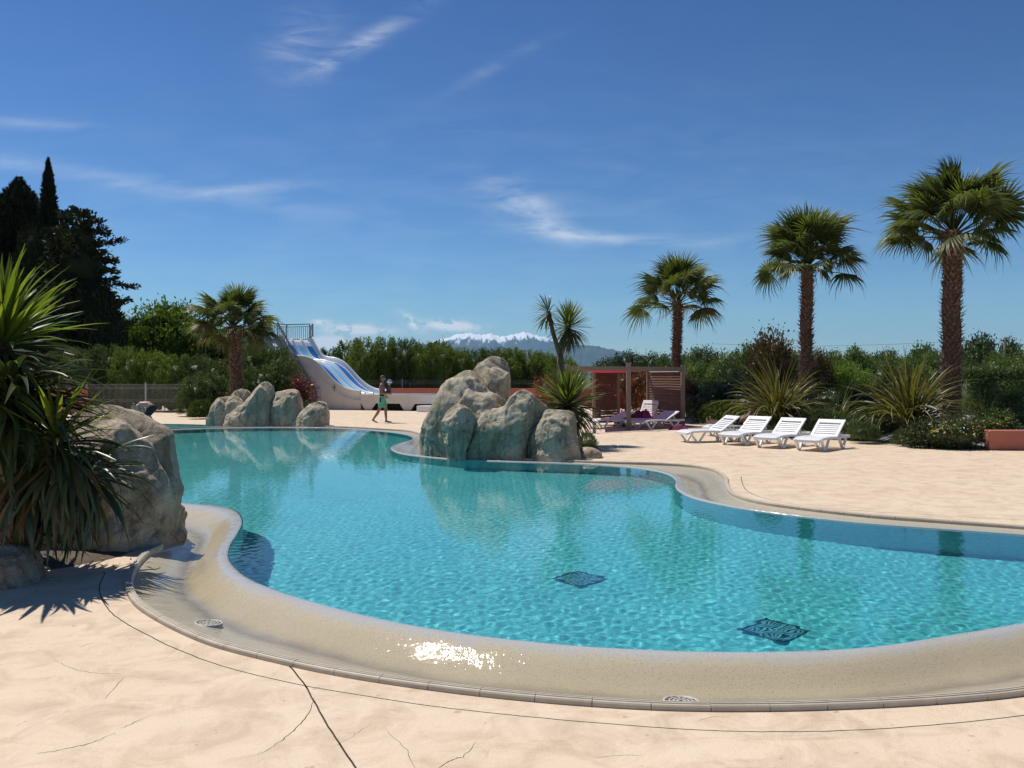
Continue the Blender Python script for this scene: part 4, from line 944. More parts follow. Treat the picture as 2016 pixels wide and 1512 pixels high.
# ------------------------------------------------------------------ sword leaves, yuccas, cordyline, flax
def aim(d, roll=0.0, loc=(0, 0, 0), sc=1.0):
    d = Vector(d).normalized(); up = Vector((0, 0, 1))
    if abs(d.z) > .995: up = Vector((1, 0, 0))
    y = up.cross(d).normalized(); z = d.cross(y)
    m = Matrix((d, y, z)).transposed() @ Matrix.Rotation(roll, 3, 'X')
    return Matrix.Translation(Vector(loc)) @ (m * sc).to_4x4()
def sword(name, L, Wd, bend, m, segs=7, fold=.35, wave=0.0, seed=0):
    """a strap leaf along +X that arches towards -Z; bend = total turn in radians"""
    rs = random.Random(seed); mb = MB(); x = z = 0.0; vs = []
    for k in range(segs + 1):
        t = k / segs; w = Wd * (.55 + .9 * t if t < .35 else 1.0 - .12 * (t - .35) - .85 * max(0, (t - .45) / .55) ** 1.5); w = max(w, .0015)
        a = -bend * t ** 1.3; c, s = math.cos(a), math.sin(a)
        lift = fold * w * .5; sy = wave * math.sin(t * 5 + seed)
        for yy, ll in ((-w / 2, lift), (0, 0), (w / 2, lift)): vs.append((x - s * ll, yy + sy, z + c * ll))
        x += c * L / segs; z += s * L / segs
    mb.add(vs, [(k * 3 + j, k * 3 + j + 1, k * 3 + j + 4, k * 3 + j + 3) for k in range(segs) for j in (0, 1)])
    return mb.mesh(name, m, True)
def head(parent, c, meshes, n, el0, el1, az=(0, 360), r0=.05, sc=(.8, 1.1), rs=None, jit=.14, name='leaf'):
    """leaves round a growing point; meshes is a function of the elevation (degrees)"""
    for i in range(n):
        t = i / max(1, n - 1); el = el0 + (el1 - el0) * t + rs.gauss(0, 6); a = R(az[0] + (i * 137.508 % 360) / 360 * (az[1] - az[0]) + rs.gauss(0, 6))
        d = Vector((math.cos(R(el)) * math.cos(a), math.cos(R(el)) * math.sin(a), math.sin(R(el))))
        o = link(name, meshes(el, rs), parent); b = Vector(c) + d * r0 + Vector((0, 0, -.12 * t))
        o.matrix_local = aim(d, rs.gauss(0, .25), b, rs.uniform(*sc))

rs = random.Random(77)
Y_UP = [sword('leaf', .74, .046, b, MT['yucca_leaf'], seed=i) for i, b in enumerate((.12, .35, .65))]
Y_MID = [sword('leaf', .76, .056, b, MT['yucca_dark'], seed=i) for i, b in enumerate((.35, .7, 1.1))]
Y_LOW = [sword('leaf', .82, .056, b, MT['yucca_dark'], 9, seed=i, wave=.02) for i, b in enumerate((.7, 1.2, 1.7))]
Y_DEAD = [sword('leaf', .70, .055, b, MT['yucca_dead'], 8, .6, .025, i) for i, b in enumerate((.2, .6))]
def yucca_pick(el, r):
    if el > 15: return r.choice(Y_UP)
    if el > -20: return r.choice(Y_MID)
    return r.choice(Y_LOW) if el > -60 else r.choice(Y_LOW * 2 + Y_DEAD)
base = Vector((-4.75, 7.75, .08))
yu = thing('yucca_plant', 'big yucca with green sword leaves and a brown skirt in the left foreground', 'plant', base)
h1 = D(2, 672, 7.55) - base; h2 = D(112, 862, 7.25) - base; h3 = D(-40, 790, 7.2) - base; h4 = D(170, 925, 7.55) - base; h5 = D(40, 830, 7.35) - base
obj('trunk', MB().tube([(0, 0, -.1), (.02, -.05, .8), (h1.x, h1.y, h1.z)], [.16, .13, .09], 10).tube([(.05, -.05, .05), (h2.x * .6, h2.y * .7, h2.z * .5), tuple(h2)], [.11, .09, .06], 8).tube([(0, -.05, .1), tuple(h3)], [.12, .07], 8).tube([(.1, 0, .0), tuple(h4)], [.09, .06], 8), MT['palm_trunk'], yu, True)
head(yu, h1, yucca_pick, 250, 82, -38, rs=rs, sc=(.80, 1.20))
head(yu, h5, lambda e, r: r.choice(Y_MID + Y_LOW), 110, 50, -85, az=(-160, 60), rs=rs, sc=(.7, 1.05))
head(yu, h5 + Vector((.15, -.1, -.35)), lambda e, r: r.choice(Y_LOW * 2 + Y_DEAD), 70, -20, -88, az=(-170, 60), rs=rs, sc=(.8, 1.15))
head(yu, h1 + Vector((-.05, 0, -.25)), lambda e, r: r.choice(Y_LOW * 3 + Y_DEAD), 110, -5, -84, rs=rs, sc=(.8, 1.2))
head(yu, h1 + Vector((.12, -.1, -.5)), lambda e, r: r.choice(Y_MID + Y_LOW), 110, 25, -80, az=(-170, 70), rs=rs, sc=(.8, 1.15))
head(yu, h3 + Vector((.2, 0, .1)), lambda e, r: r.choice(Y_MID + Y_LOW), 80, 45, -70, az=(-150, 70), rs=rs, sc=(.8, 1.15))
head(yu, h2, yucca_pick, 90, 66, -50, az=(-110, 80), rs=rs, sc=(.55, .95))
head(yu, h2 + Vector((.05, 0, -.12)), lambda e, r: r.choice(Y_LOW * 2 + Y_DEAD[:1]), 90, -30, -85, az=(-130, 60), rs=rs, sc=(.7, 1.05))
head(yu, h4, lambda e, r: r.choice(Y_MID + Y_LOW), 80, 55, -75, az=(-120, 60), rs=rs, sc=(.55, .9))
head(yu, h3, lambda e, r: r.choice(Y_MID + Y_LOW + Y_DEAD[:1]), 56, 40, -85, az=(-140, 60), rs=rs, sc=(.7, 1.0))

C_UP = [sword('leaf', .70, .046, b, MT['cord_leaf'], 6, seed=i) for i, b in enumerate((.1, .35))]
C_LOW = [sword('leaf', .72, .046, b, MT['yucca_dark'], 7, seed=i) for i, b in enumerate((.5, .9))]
C_DEAD = [sword('leaf', .55, .034, b, MT['yucca_dead'], 6, .5, .01, i) for i, b in enumerate((.3,))]
Yc = 20.0; pb = D(1118, 850, Yc); pb.z = 0
yc = thing('yucca_plant', 'round spiky yucca standing just behind the tall boulders', 'plant', pb)
hh = D(1117, 792, Yc) - pb
obj('trunk', MB().tube([(0, 0, -.05), (.03, 0, hh.z * .6), (hh.x, hh.y, hh.z)], [.16, .13, .08], 8), MT['palm_trunk'], yc, True)
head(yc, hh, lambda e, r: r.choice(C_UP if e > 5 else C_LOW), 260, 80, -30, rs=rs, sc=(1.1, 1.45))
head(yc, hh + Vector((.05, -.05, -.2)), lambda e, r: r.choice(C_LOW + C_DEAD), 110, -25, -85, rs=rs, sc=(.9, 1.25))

Yt = 21.5; pb = D(1102, 850, Yt); pb.z = 0
ct = thing('cordyline_tree', 'slender forked cordyline tree with two spiky heads behind the yucca', 'tree', pb)
fk = D(1103, 696, Yt) - pb; ha = D(1080, 612, Yt) - pb; hb = D(1119, 640, Yt) - pb
obj('trunk', MB().tube([(0, 0, -.05), (.02, 0, fk.z * .5), tuple(fk)], [.10, .085, .075], 8).tube([tuple(fk + Vector((0, 0, -.08))), tuple(fk.lerp(ha, .5) + Vector((-.04, 0, 0))), tuple(ha)], [.065, .055, .045], 8).tube([tuple(fk + Vector((0, 0, -.08))), tuple(fk.lerp(hb, .5) + Vector((.03, 0, -.02))), tuple(hb)], [.065, .06, .05], 8), MT['bark'], ct, True)
head(ct, hb, lambda e, r: r.choice(C_UP if e > 0 else C_LOW), 200, 88, -55, rs=rs, sc=(.72, 1.0))
head(ct, hb, lambda e, r: r.choice(C_LOW + C_DEAD), 46, -50, -88, rs=rs, sc=(.7, 1.0))
head(ct, ha, lambda e, r: r.choice(C_UP + C_LOW), 46, 70, -45, az=(90, 300), rs=rs, sc=(.6, .95))
head(ct, ha, lambda e, r: r.choice(C_LOW + C_DEAD), 26, -20, -70, rs=rs, sc=(.5, .8))

FL = [sword('leaf', 1.9, .044, b, MT['flax_leaf'], 10, .5, .03, i) for i, b in enumerate((.35, .9, 1.6, 2.4))]
FG = [sword('leaf', 1.8, .044, b, MT['flax_green'], 10, .5, .03, i) for i, b in enumerate((.5, 1.1, 1.9, 2.6))]
def flax(px, py, Y, z0, n, sc, label, fam, seed):
    p = D(px, py, Y); t = thing('flax_plant', label, 'plant', (p.x, Y, z0)); r = random.Random(seed)
    for i in range(n):
        a = i * 2.39996 + r.gauss(0, .2); u = (i / n) ** .8; el = 92 - 50 * u + r.gauss(0, 5)
        d = Vector((math.cos(R(el)) * math.cos(a), math.cos(R(el)) * math.sin(a), math.sin(R(el))))
        k = 0 if u < .30 else (1 if u < .55 else (2 if u < .8 else 3)); k = max(0, min(3, k + r.choice((-1, 0, 1, 1))))
        o = link('leaf', fam[k], t); o.matrix_local = aim(d, r.gauss(0, .6), (d.x * .22 * r.random(), d.y * .22 * r.random(), 0), sc * r.uniform(.5, 1.12))
flax(1530, 815, 24.5, .28, 320, 1.16, 'upright golden green flax plant behind the white loungers', FL, 1)
flax(1792, 830, 21.8, .30, 320, 1.16, 'large arching golden flax plant left of the biggest palm', FL, 2)
flax(1935, 830, 21.5, .25, 110, .74, 'loose grey green flax plant right of the biggest palm trunk', FG, 3)
flax(1650, 830, 24.0, .30, 80, .74, 'small drooping flax plant in the shade below the second palm', FG, 4)
flax(1840, 855, 20.6, .15, 40, .55, 'low yellowing flax plant at the foot of the big arching one', FL, 6)
flax(535, 800, 33.5, .10, 60, .85, 'yellow green flax plant behind the low row of boulders', FL, 5)

# ------------------------------------------------------------------ fan palms
def frond(seed, petiole, Rf, m, droop, n=34, spread=132):
    r = random.Random(seed); mb = MB(); L = petiole
    mb.tube([(0, 0, 0), (L * .5, 0, -.02), (L, 0, -.05)], [.024, .017, .012], 4)
    da = R(spread) * 2 / n
    for i in range(n):
        a = -R(spread) + da * (i + .5); rad = Rf * (.62 + .38 * math.cos(a * .62)) * r.uniform(.93, 1.07)
        def pt(rr, aa, lift=0.0):
            q = rr / Rf; dz = -droop * (q ** 2.1) * Rf - .05 - .10 * Rf * q * abs(math.sin(aa)) ** 1.5
            return (L + rr * math.cos(aa) * (1 - .18 * droop * q), rr * math.sin(aa), dz + lift)
        r0 = .03; r1 = rad * .46; r2 = rad * r.uniform(.74, .84); h = da * .5; brk = -r.uniform(.25, .5) * Rf if r.random() < .16 else 0.0; ab = a; a = a + r.uniform(-.03, .03)
        jz = r.uniform(-.16, .06) * Rf + brk
        v = [pt(r0, ab - h), pt(r0, ab, .004), pt(r0, ab + h), pt(r1, ab - h * .94, -.03), pt(r1, ab, .03), pt(r1, ab + h * .94, -.03)]
        w2 = h * .34; t2 = pt(r2, a - w2, jz * .4); t3 = pt(r2, a + w2, jz * .4); tip = pt(rad, a + r.uniform(-.05, .05), jz - .10 * Rf * r.random())
        v += [t2, t3, tip]
        mb.add(v, [(0, 1, 4, 3), (1, 2, 5, 4), (3, 4, 6), (4, 5, 7), (4, 7, 6), (6, 7, 8)])
    return mb.mesh('frond', m, True)
FR_UP = [frond(1, .85, .86, MT['palm_leaf'], .06, spread=112), frond(2, .95, .86, MT['palm_leaf'], .12, spread=120)]
FR_MID = [frond(3, 1.0, .90, MT['palm_leaf'], .22), frond(4, 1.08, .88, MT['palm_leaf'], .32), frond(7, 1.0, .86, MT['palm_leaf'], .28)]
FR_LOW = [frond(5, 1.12, .82, MT['palm_leaf'], .44), frond(6, 1.05, .80, MT['palm_leaf_old'], .55), frond(8, 1.1, .80, MT['palm_leaf'], .5)]
def boots_mesh(H, r0, r1, seed):
    r = random.Random(seed); mb = MB(); z = .35; k = 0; n = 13
    while z < H - .05:
        t = z / H; rad = r0 + (r1 - r0) * t
        for i in range(n):
            a = 6.2832 * (i + .5 * (k % 2)) / n + r.uniform(-.12, .12); w = .048 * r.uniform(.7, 1.2); l = .085 * r.uniform(.4, 1.35); out = .13 * r.uniform(.3, 1.3)
            c, s = math.cos(a), math.sin(a); b = Vector((c * rad * .96, s * rad * .96, z + r.uniform(-.03, .03))); tg = Vector((-s, c, 0)); tip = b + Vector((c * out, s * out, l))
            th = Vector((c, s, -.3)) * .018
            mb.add([b - tg * w, b + tg * w, b + tg * w + th, b - tg * w + th, tip - tg * w * .35, tip + tg * w * .35], [(0, 1, 5, 4), (3, 4, 5, 2), (0, 4, 3), (1, 2, 5), (0, 3, 2, 1)])
        z += .105; k += 1
    return mb.mesh('leaf_bases', MT['palm_boot'])
def fan_palm(px, base_py, crown_py, Y, r0, r1, sc, n, label, seed, e0=84, e1=-2):
    p = D(px, base_py, Y); z0 = min(p.z, .5) if Y < 30 else 0.05; p.z = z0
    top = D(px + (4 if seed != 3 else -6), crown_py, Y); H = top.z - z0; r = random.Random(seed)
    t = thing('fan_palm', label, 'palm tree', p); lean = top.x - p.x
    mb = MB(); K = 26
    mb.tube([(lean * (k / K) ** 2 + .02 * math.sin(k * .7), 0, H * k / K - (.4 if k == 0 else 0)) for k in range(K + 1)], [(r0 + (r1 - r0) * k / K) * (1.12 if k < 2 else 1) * (1 + .04 * math.sin(k * 2.1)) for k in range(K + 1)], 14)
    obj('trunk', mb, MT['palm_trunk'], t, True)
    b = link('leaf_bases', boots_mesh(H, r0, r1, seed), t); b['kind'] = 'stuff'
    if abs(lean) > .01:
        me = b.data
        for v in me.vertices: v.co.x += lean * (v.co.z / H) ** 2
    for i in range(n):
        u = (i + .5) / n; el = e0 - (e0 - e1) * u ** 1.1 + r.gauss(0, 8); a = i * 2.39996 + r.gauss(0, .15)
        d = Vector((math.cos(R(el)) * math.cos(a), math.cos(R(el)) * math.sin(a), math.sin(R(el))))
        me = r.choice(FR_UP) if u < .36 else (r.choice(FR_MID) if u < .72 else r.choice(FR_LOW))
        o = link('frond', me, t); o.matrix_local = aim(d, r.gauss(0, .45), (lean + d.x * .06, d.y * .06, H + .12 - .34 * u), sc * r.uniform(.80, 1.10))
fan_palm(1872, 800, 455, 23.0, .24, .225, 1.16, 46, 'tallest fan palm with a shaggy brown trunk at the right', 1)
fan_palm(1586, 790, 520, 27.0, .195, .17, 1.06, 42, 'second fan palm with a shaggy trunk behind the golden flax', 2)
fan_palm(1331, 840, 592, 32.0, .175, .16, 1.06, 32, 'fan palm rising behind the slatted pergola', 4)
fan_palm(466, 800, 640, 33.5, .22, .20, 1.04, 38, 'fan palm with drooping crown left of the water slide', 3, 70, -16)

# ------------------------------------------------------------------ shrubs of the beds
def small(key, px, top, Y, wpx, name, label, cat='shrub', group=None, z0=.1, rz=0.0):
    return tree(key, px, top, Y, label, group, wpx, name, cat, z0, rz)
for i, (px, top, w) in enumerate([(1075, 735, 60), (1232, 733, 66), (1272, 728, 66), (1318, 736, 60), (1180, 740, 60)]):
    small('photinia', px, top, 34.5, w, 'photinia_bush', ('red tipped photinia bush behind the yucca beside the pergola', 'red tipped photinia bush behind the left slat screen', 'red tipped photinia bush filling the gap between the two slat screens', 'red tipped photinia bush behind the right slat screen', 'red tipped photinia bush seen between the yucca and the left screen')[i], group='photinia bushes behind the pergola', rz=i * 1.3, z0=0)
for i, (px, top, Y, w) in enumerate([(1362, 742, 32, 56), (1398, 750, 31, 66), (1440, 738, 31, 70), (1480, 752, 29.5, 60), (1365, 775, 30.5, 46), (1600, 738, 29, 70), (1640, 762, 27.5, 84), (1700, 752, 27, 80), (1590, 775, 27, 70), (1735, 770, 26, 70)]):
    small('bush_dark', px, top, Y, w, 'dark_bush', ('dark evergreen bush touching the right post of the pergola', 'dark evergreen bush behind the low green mound', 'dark evergreen bush between the mound and the treeline', 'dark evergreen bush left of the upright flax', 'low dark evergreen bush at the foot of the right pergola post', 'dark evergreen bush behind the second palm trunk', 'dark evergreen bush under the lime green bush', 'dark evergreen bush left of the arching flax', 'dark evergreen bush right below the second palm', 'dark evergreen bush hidden behind the arching flax')[i], group='dark bushes of the right bed', rz=i * 1.7, z0=.15)
small('photinia', 1352, 736, 31.6, 34, 'photinia_bush', 'small orange tipped bush against the right post of the pergola', z0=.1, rz=2)
small('bright', 1652, 712, 29, 76, 'bright_bush', 'bright lime green bush between the two right palms', z0=.3)
small('bright', 1695, 722, 30, 50, 'bright_bush', 'lower lime green bush in front of the treeline beside the arching flax', z0=.3, rz=2)
small('russet', 1522, 650, 29.5, 100, 'russet_tree', 'reddish brown small tree left of the second palm trunk', 'tree', z0=.3, rz=.5)
small('russet', 1612, 690, 29, 60, 'russet_tree', 'thin brown green small tree right of the second palm trunk', 'tree', z0=.3, rz=2.2)
small('redbush', 592, 742, 35, 62, 'red_shrub', 'red leaved shrub against the slide wall', z0=.1)

def needle_bush(seed, m, n=1500, w=1.0, h=.8, leaf=.13, wid=.10, spread=.8):
    rs2 = np.random.RandomState(seed); a = rs2.uniform(0, 6.283, n); q = rs2.uniform(0, 1, n) ** .5; el = rs2.uniform(.08, 1, n)
    lump = np.array([1 + .25 * noise.noise(Vector((math.cos(x) * 1.7, math.sin(x) * 1.7, y * 2 + seed))) for x, y in zip(a, el)])
    rad = w / 2 * np.sqrt(np.maximum(.05, 1 - (el * .97) ** 2.2)) * lump * (.65 + .35 * q)
    Cn = np.stack([rad * np.cos(a), rad * np.sin(a), h * el * .86], 1)
    Dr = np.stack([np.cos(a) * spread * (1 - .5 * el), np.sin(a) * spread * (1 - .5 * el), .9 + 0 * a], 1) + rs2.normal(size=(n, 3)) * .3
    L = leaf * rs2.uniform(.6, 1.5, n)
    return join('foliage', m, core([((0, 0, h * .36), (w * .40, w * .40, h * .38))], .80, seed, 12), leaf_quads(Cn, Dr, rs2.normal(size=(n, 3)), L, L * wid))
NB = [needle_bush(41, MT['rosemary'], 2600), needle_bush(42, MT['rosemary'], 2600), needle_bush(43, MT['mound_green'], 3800, leaf=.10, wid=.25)]
def low(kind, px, top, Y, wpx, z0, label, group=None, name='needle_shrub', rz=0.0):
    p = D(px, top, Y); t = thing(name, label, 'shrub', (p.x, Y, z0), rz, group); s = wpx / F * Y
    t.scale = (s, s, max(.1, p.z - z0) / .86); link('foliage', NB[kind], t)
GS = 'needle shrubs along the front of the right bed'
for i, (px, top, Y, w) in enumerate([(1512, 800, 25.2, 70), (1560, 798, 24.6, 76), (1600, 800, 23.8, 80), (1640, 806, 23.2, 70), (1680, 808, 22.6, 64), (1548, 822, 24.0, 60), (1720, 800, 22.6, 60), (1752, 792, 22.8, 60)]):
    low(i % 2, px, top, Y, w, .12, ('wispy needle shrub behind the sunbather', 'wispy needle shrub behind the second lounger', 'wispy needle shrub behind the third lounger', 'wispy needle shrub behind the last lounger', 'wispy needle shrub just right of the last lounger', 'low wispy needle shrub between the second and third lounger', 'wispy needle shrub left of the bare grey sheet', 'wispy needle shrub under the left side of the arching flax')[i], GS, rz=i)
low(0, 1700, 826, 21.6, 62, .06, 'grey green round needle shrub on the grey ground sheet right of the loungers', rz=1)
low(1, 1776, 842, 20.7, 36, .06, 'small bright needle shrub alone on the grey ground sheet', rz=2)
low(2, 1422, 782, 28.6, 92, .05, 'smooth low green mound of shrub behind the sunbather', None, 'mound_shrub')
low(2, 1478, 790, 27.2, 76, .05, 'smaller green mound of shrub at the foot of the upright flax', None, 'mound_shrub', 1.5)
low(2, 398, 782, 34.2, 52, .0, 'low green shrub just left of the row of boulders', None, 'mound_shrub', 2.5)
low(0, 605, 790, 33.0, 36, .05, 'tuft of grassy shrub behind the right end of the row of boulders', rz=.7)
low(0, 1156, 846, 18.0, 42, .0, 'dark grassy tuft beside the tall boulders', name='grass_tuft', rz=.3)

def clipped_hedge():
    Y = 27.0; a = D(1890, 734, Y); b = D(2060, 734, Y); L = b.x - a.x + .6; h = a.z - .2
    rs2 = np.random.RandomState(4); n = 17000
    t = thing('clipped_hedge', 'clipped glossy green hedge behind the biggest palm trunk', 'hedge', (a.x + L / 2, Y, .2))
    f = rs2.randint(0, 3, n); x = rs2.uniform(-L / 2, L / 2, n); y = rs2.uniform(-.5, .5, n); z = rs2.uniform(0, h, n)
    y = np.where(f == 0, -.5, y); z = np.where(f > 0, h, z); y = np.where(f == 2, .5 - 1.0 * rs2.uniform(0, 1, n), y)
    Cn = np.stack([x, y, z], 1) + rs2.normal(size=(n, 3)) * .09
    nm = np.where((f == 0)[:, None], np.array([0, -1, .4]), np.array([0, -.2, 1.0])) + rs2.normal(size=(n, 3)) * .5
    Lf = rs2.uniform(.06, .11, n)
    cm = MB().box((0, 0, h * .43), (L - .2, .62, h * .84))
    link('foliage', join('foliage', MT['oleander'], (np.array([tuple(v) for v in cm.v]), np.array(cm.f)), leaf_quads(Cn, rs2.normal(size=(n, 3)), nm, Lf, Lf * .55)), t)
clipped_hedge()

def daisy_bush(px, top, Y, wpx, label, seed, nf):
    p = D(px, top, Y); z0 = .04; s = wpx / F * Y; h = p.z - z0; t = thing('flowering_bush', label, 'shrub', (p.x, Y, z0))
    rs2 = np.random.RandomState(seed); n = 3200; lobes = [((0, 0, h * .42), (s * .45, s * .34, h * .5)), ((s * .2, .1, h * .55), (s * .28, s * .26, h * .40)), ((-s * .22, 0, h * .4), (s * .28, s * .28, h * .38))]
    link('foliage', join('foliage', MT['dark_shrub'] if seed % 2 else MT['mound_green'], core(lobes, .88, seed, 12), lumpy(rs2, lobes, 300, 12, .07, .075, .4, shell=(.75, 1.05))), t)
    V = []; Fq = []; b = 0; pet = 8
    for i in range(nf):
        l = lobes[rs2.randint(3)]; d = rs2.normal(size=3); d[2] = abs(d[2]) * .9; d[1] -= .6; d /= np.linalg.norm(d)
        c = Vector(np.array(l[0]) + d * np.array(l[1]) * 1.06); nrmv = Vector(d + np.array([0, -.2, .6]) + rs2.normal(size=3) * .2).normalized(); u = nrmv.orthogonal().normalized(); w = nrmv.cross(u); r = rs2.uniform(.020, .034)
        V.append(c + nrmv * .006)
        for k in range(pet * 2):
            ang = math.pi * k / pet; V.append(c + (u * math.cos(ang) + w * math.sin(ang)) * (r if k % 2 == 0 else r * .55))
        Fq += [(b, b + 1 + k, b + 1 + (k + 1) % (pet * 2)) for k in range(pet * 2)]; b += pet * 2 + 1
    o = obj('flowers', MB().add(V, Fq), MT['petal'], t); o['kind'] = 'stuff'
daisy_bush(1880, 822, 19.9, 104, 'low dark bush dotted with yellow flowers left of the terracotta block', 5, 130)
daisy_bush(1955, 808, 20.6, 96, 'yellow flowered bush rising behind the terracotta block', 6, 130)
daisy_bush(1815, 835, 20.2, 60, 'small sparse yellow flowered bush below the arching flax', 7, 30)
daisy_bush(1990, 772, 22.5, 70, 'taller yellow flowered bush under the clipped hedge', 8, 60)

def grass_fringe():
    rs2 = np.random.RandomState(9); n = 5200
    t = rs2.uniform(0, 1, n); e = np.array([tuple(G(x, y).xy) for x, y in ((1640, 861), (1700, 868.5), (1760, 875), (1850, 882), (1952, 886.5))])
    i = np.minimum((t * 4).astype(int), 3); f = t * 4 - i; P2 = e[i] * (1 - f)[:, None] + e[i + 1] * f[:, None] + rs2.normal(size=(n, 2)) * .07 + np.array([0.05, .10])
    Cn = np.concatenate([P2, np.full((n, 1), .005)], 1); Dr = rs2.normal(size=(n, 3)) * .5 + np.array([0, 0, 1]); L = rs2.uniform(.03, .11, n)
    o = link('grass', join('grass', MT['rosemary'], leaf_quads(Cn, Dr, rs2.normal(size=(n, 3)), L, L * .12))); o['kind'] = 'stuff'
grass_fringe()
def litter():
    rs2 = np.random.RandomState(21); n = 60; P2 = []
    for k in range(n):
        c = G(*[(150, 1120), (240, 1110), (60, 1150), (205, 1090)][k % 4]); P2.append((c.x + rs2.normal() * .22, c.y + rs2.normal() * .14, rs2.uniform(.004, .010)))
    d = rs2.normal(size=(n, 3)); d[:, 2] *= .06; L = rs2.uniform(.02, .10, n)
    o = link('dry_leaves', join('dry_leaves', MT['yucca_dead'], leaf_quads(np.array(P2), d, np.array([[0, 0, 1.0]] * n) + rs2.normal(size=(n, 3)) * .15, L, L * rs2.uniform(.12, .3, n)))); o['kind'] = 'stuff'
litter()

# ------------------------------------------------------------------ walls and fences
def render_block(name, label, c, size, rz=0.0):
    t = obj(name, MB().box((0, 0, 0), size), MT['terracotta'], None, bevel=.03); t.location = c; t.rotation_euler.z = rz; return tag(t, label, 'wall')
pr = G(1951, 887)
render_block('terracotta_wall', 'short terracotta block wall at the right edge of the deck', (pr.x + 1.25, pr.y + .12, .235), (2.5, .26, .47), R(-3))
pw = D(792, 768, 52)
wl = obj('terracotta_wall', MB().box((0, 0, .48), (15.4, .25, .96)).box((0, 0, .985), (15.5, .33, .05)), MT['terracotta']); wl.location = (pw.x + 6.3, 52, 0); tag(wl, 'long low terracotta wall under the hedge behind the slide basin', 'wall')
pw = D(143, 768, 38.6)
wl = obj('terracotta_wall', MB().box((0, 0, .56), (2.6, .3, 1.12)).box((0, 0, 1.145), (2.7, .38, .05)), MT['terracotta']); wl.location = (pw.x - .72, 38.6, 0); tag(wl, 'terracotta wall section beside the wire fence at the left', 'wall')

def mesh_fence(pxs, Y0, Y1, label, hgt, dense=.055, wm='fence'):
    pts = [D(px, 760, Y0 + (Y1 - Y0) * i / max(1, len(pxs) - 1)) for i, px in enumerate(pxs)]
    o = Vector((pts[0].x, pts[0].y, 0)); t = thing('wire_fence', label, 'fence', o)
    for i, p in enumerate(pts):
        q = Vector((p.x, p.y, 0)) - o
        obj('post', MB().box(q + Vector((0, 0, hgt / 2 + .02)), (.062, .062, hgt + .06)).box(q + Vector((0, 0, hgt + .06)), (.072, .072, .02)), MT[wm], t)
    for a, b in zip(pts[:-1], pts[1:]):
        a = Vector((a.x, a.y, 0)) - o; b = Vector((b.x, b.y, 0)) - o; d = b - a; L = d.length; mb = MB(); n = int(L / dense)
        sd = Vector((0, -.035, 0))
        for k in range(1, n): q = a + d * k / n + sd; mb.bar(q + Vector((0, 0, .05)), q + Vector((0, 0, hgt)), .007)
        for z in (.06, .10, .55, .62, hgt - .22, hgt - .15, hgt - .02): mb.bar(a + sd + Vector((0, 0, z)), b + sd + Vector((0, 0, z)), .008)
        w = obj('wire_panel', mb, MT[wm], t); w['kind'] = 'stuff'
mesh_fence([50, 113, 171, 287, 400], 39.5, 40.2, 'pale welded wire fence on posts in front of the left hedge', 1.38)
mesh_fence([700, 792, 884, 976, 1068], 52.6, 52.6, 'thin dark wire fence above the long low terracotta wall', 1.5, .11, 'steel')

# ------------------------------------------------------------------ utility pole and line
pp = D(1978, 664, 88.0)
t = thing('utility_pole', 'wooden utility pole standing among the trees at the right', 'pole', (pp.x, 88, 0))
obj('shaft', MB().tube([(0, 0, -.1), (0, 0, pp.z)], [.16, .11], 8), MT['pole_wood'], t, True)
obj('crossarm', MB().box((0, 0, pp.z - .35), (.9, .1, .1)).tube([(-.4, 0, pp.z - .3), (-.4, 0, pp.z - .12)], [.04, .03], 6).tube([(.4, 0, pp.z - .3), (.4, 0, pp.z - .12)], [.04, .03], 6), MT['pole_wood'], t)
for dx in (-.4, .4):
    a = Vector((dx, 0, pp.z - .14)); b = Vector((-26 + dx, 22, pp.z + .2)); pts = [a.lerp(b, k / 12) - Vector((0, 0, .5 * math.sin(math.pi * k / 12))) for k in range(13)]
    obj('wire', MB().tube(pts, [.007] * 13, 4), MT['black_cloth'], t)

# ------------------------------------------------------------------ water slide
SO = Vector((-8.15, 43.2, 0)); sd_ = Vector((.937, -.35, 0)).normalized(); wv_ = Vector((.35, .937, 0)).normalized()
SA = SO - sd_ * 4.55                                  # foot of the slide's top edge, near side
slide = thing('water_slide', 'white three lane water slide with blue strips and a stair tower', 'slide', SA, math.atan2(sd_.y, sd_.x))
prof = catmull([(-.12, 3.76), (.08, 3.68), (.30, 3.36), (.55, 2.98), (.85, 2.70), (1.15, 2.60), (1.5, 2.57), (1.85, 2.48), (2.25, 2.27), (2.7, 1.88), (3.15, 1.44), (3.6, 1.10), (4.05, .88), (4.6, .77), (5.4, .745), (7.5, .74), (11.2, .74)], 5)
WD = 2.75
def lane_strip(name, m, t0, t1, s0, s1, dz, parent=slide, thick=0.0):
    mb = MB(); P = [p for p in prof if s0 <= p[0] <= s1]; n = len(P)
    mb.add([(p[0], t, p[1] + dz) for t in (t0, t1) for p in P], [(i, i + 1, n + i + 1, n + i) for i in range(n - 1)])
    return obj(name, mb, m, parent, True)
def section(name, m, sec, s0, s1, parent=slide):
    mb = MB(); P = [p for p in prof if s0 <= p[0] <= s1]; n = len(P); k = len(sec)
    mb.add([(p[0], t, p[1] + z) for p in P for t, z in sec], [(i * k + j, (i + 1) * k + j, (i + 1) * k + j + 1, i * k + j + 1) for i in range(n - 1) for j in range(k - 1)])
    return obj(name, mb, m, parent, True)
lane_strip('chute', MT['slide_shell'], .06, WD - .06, -1, 11.3, 0)
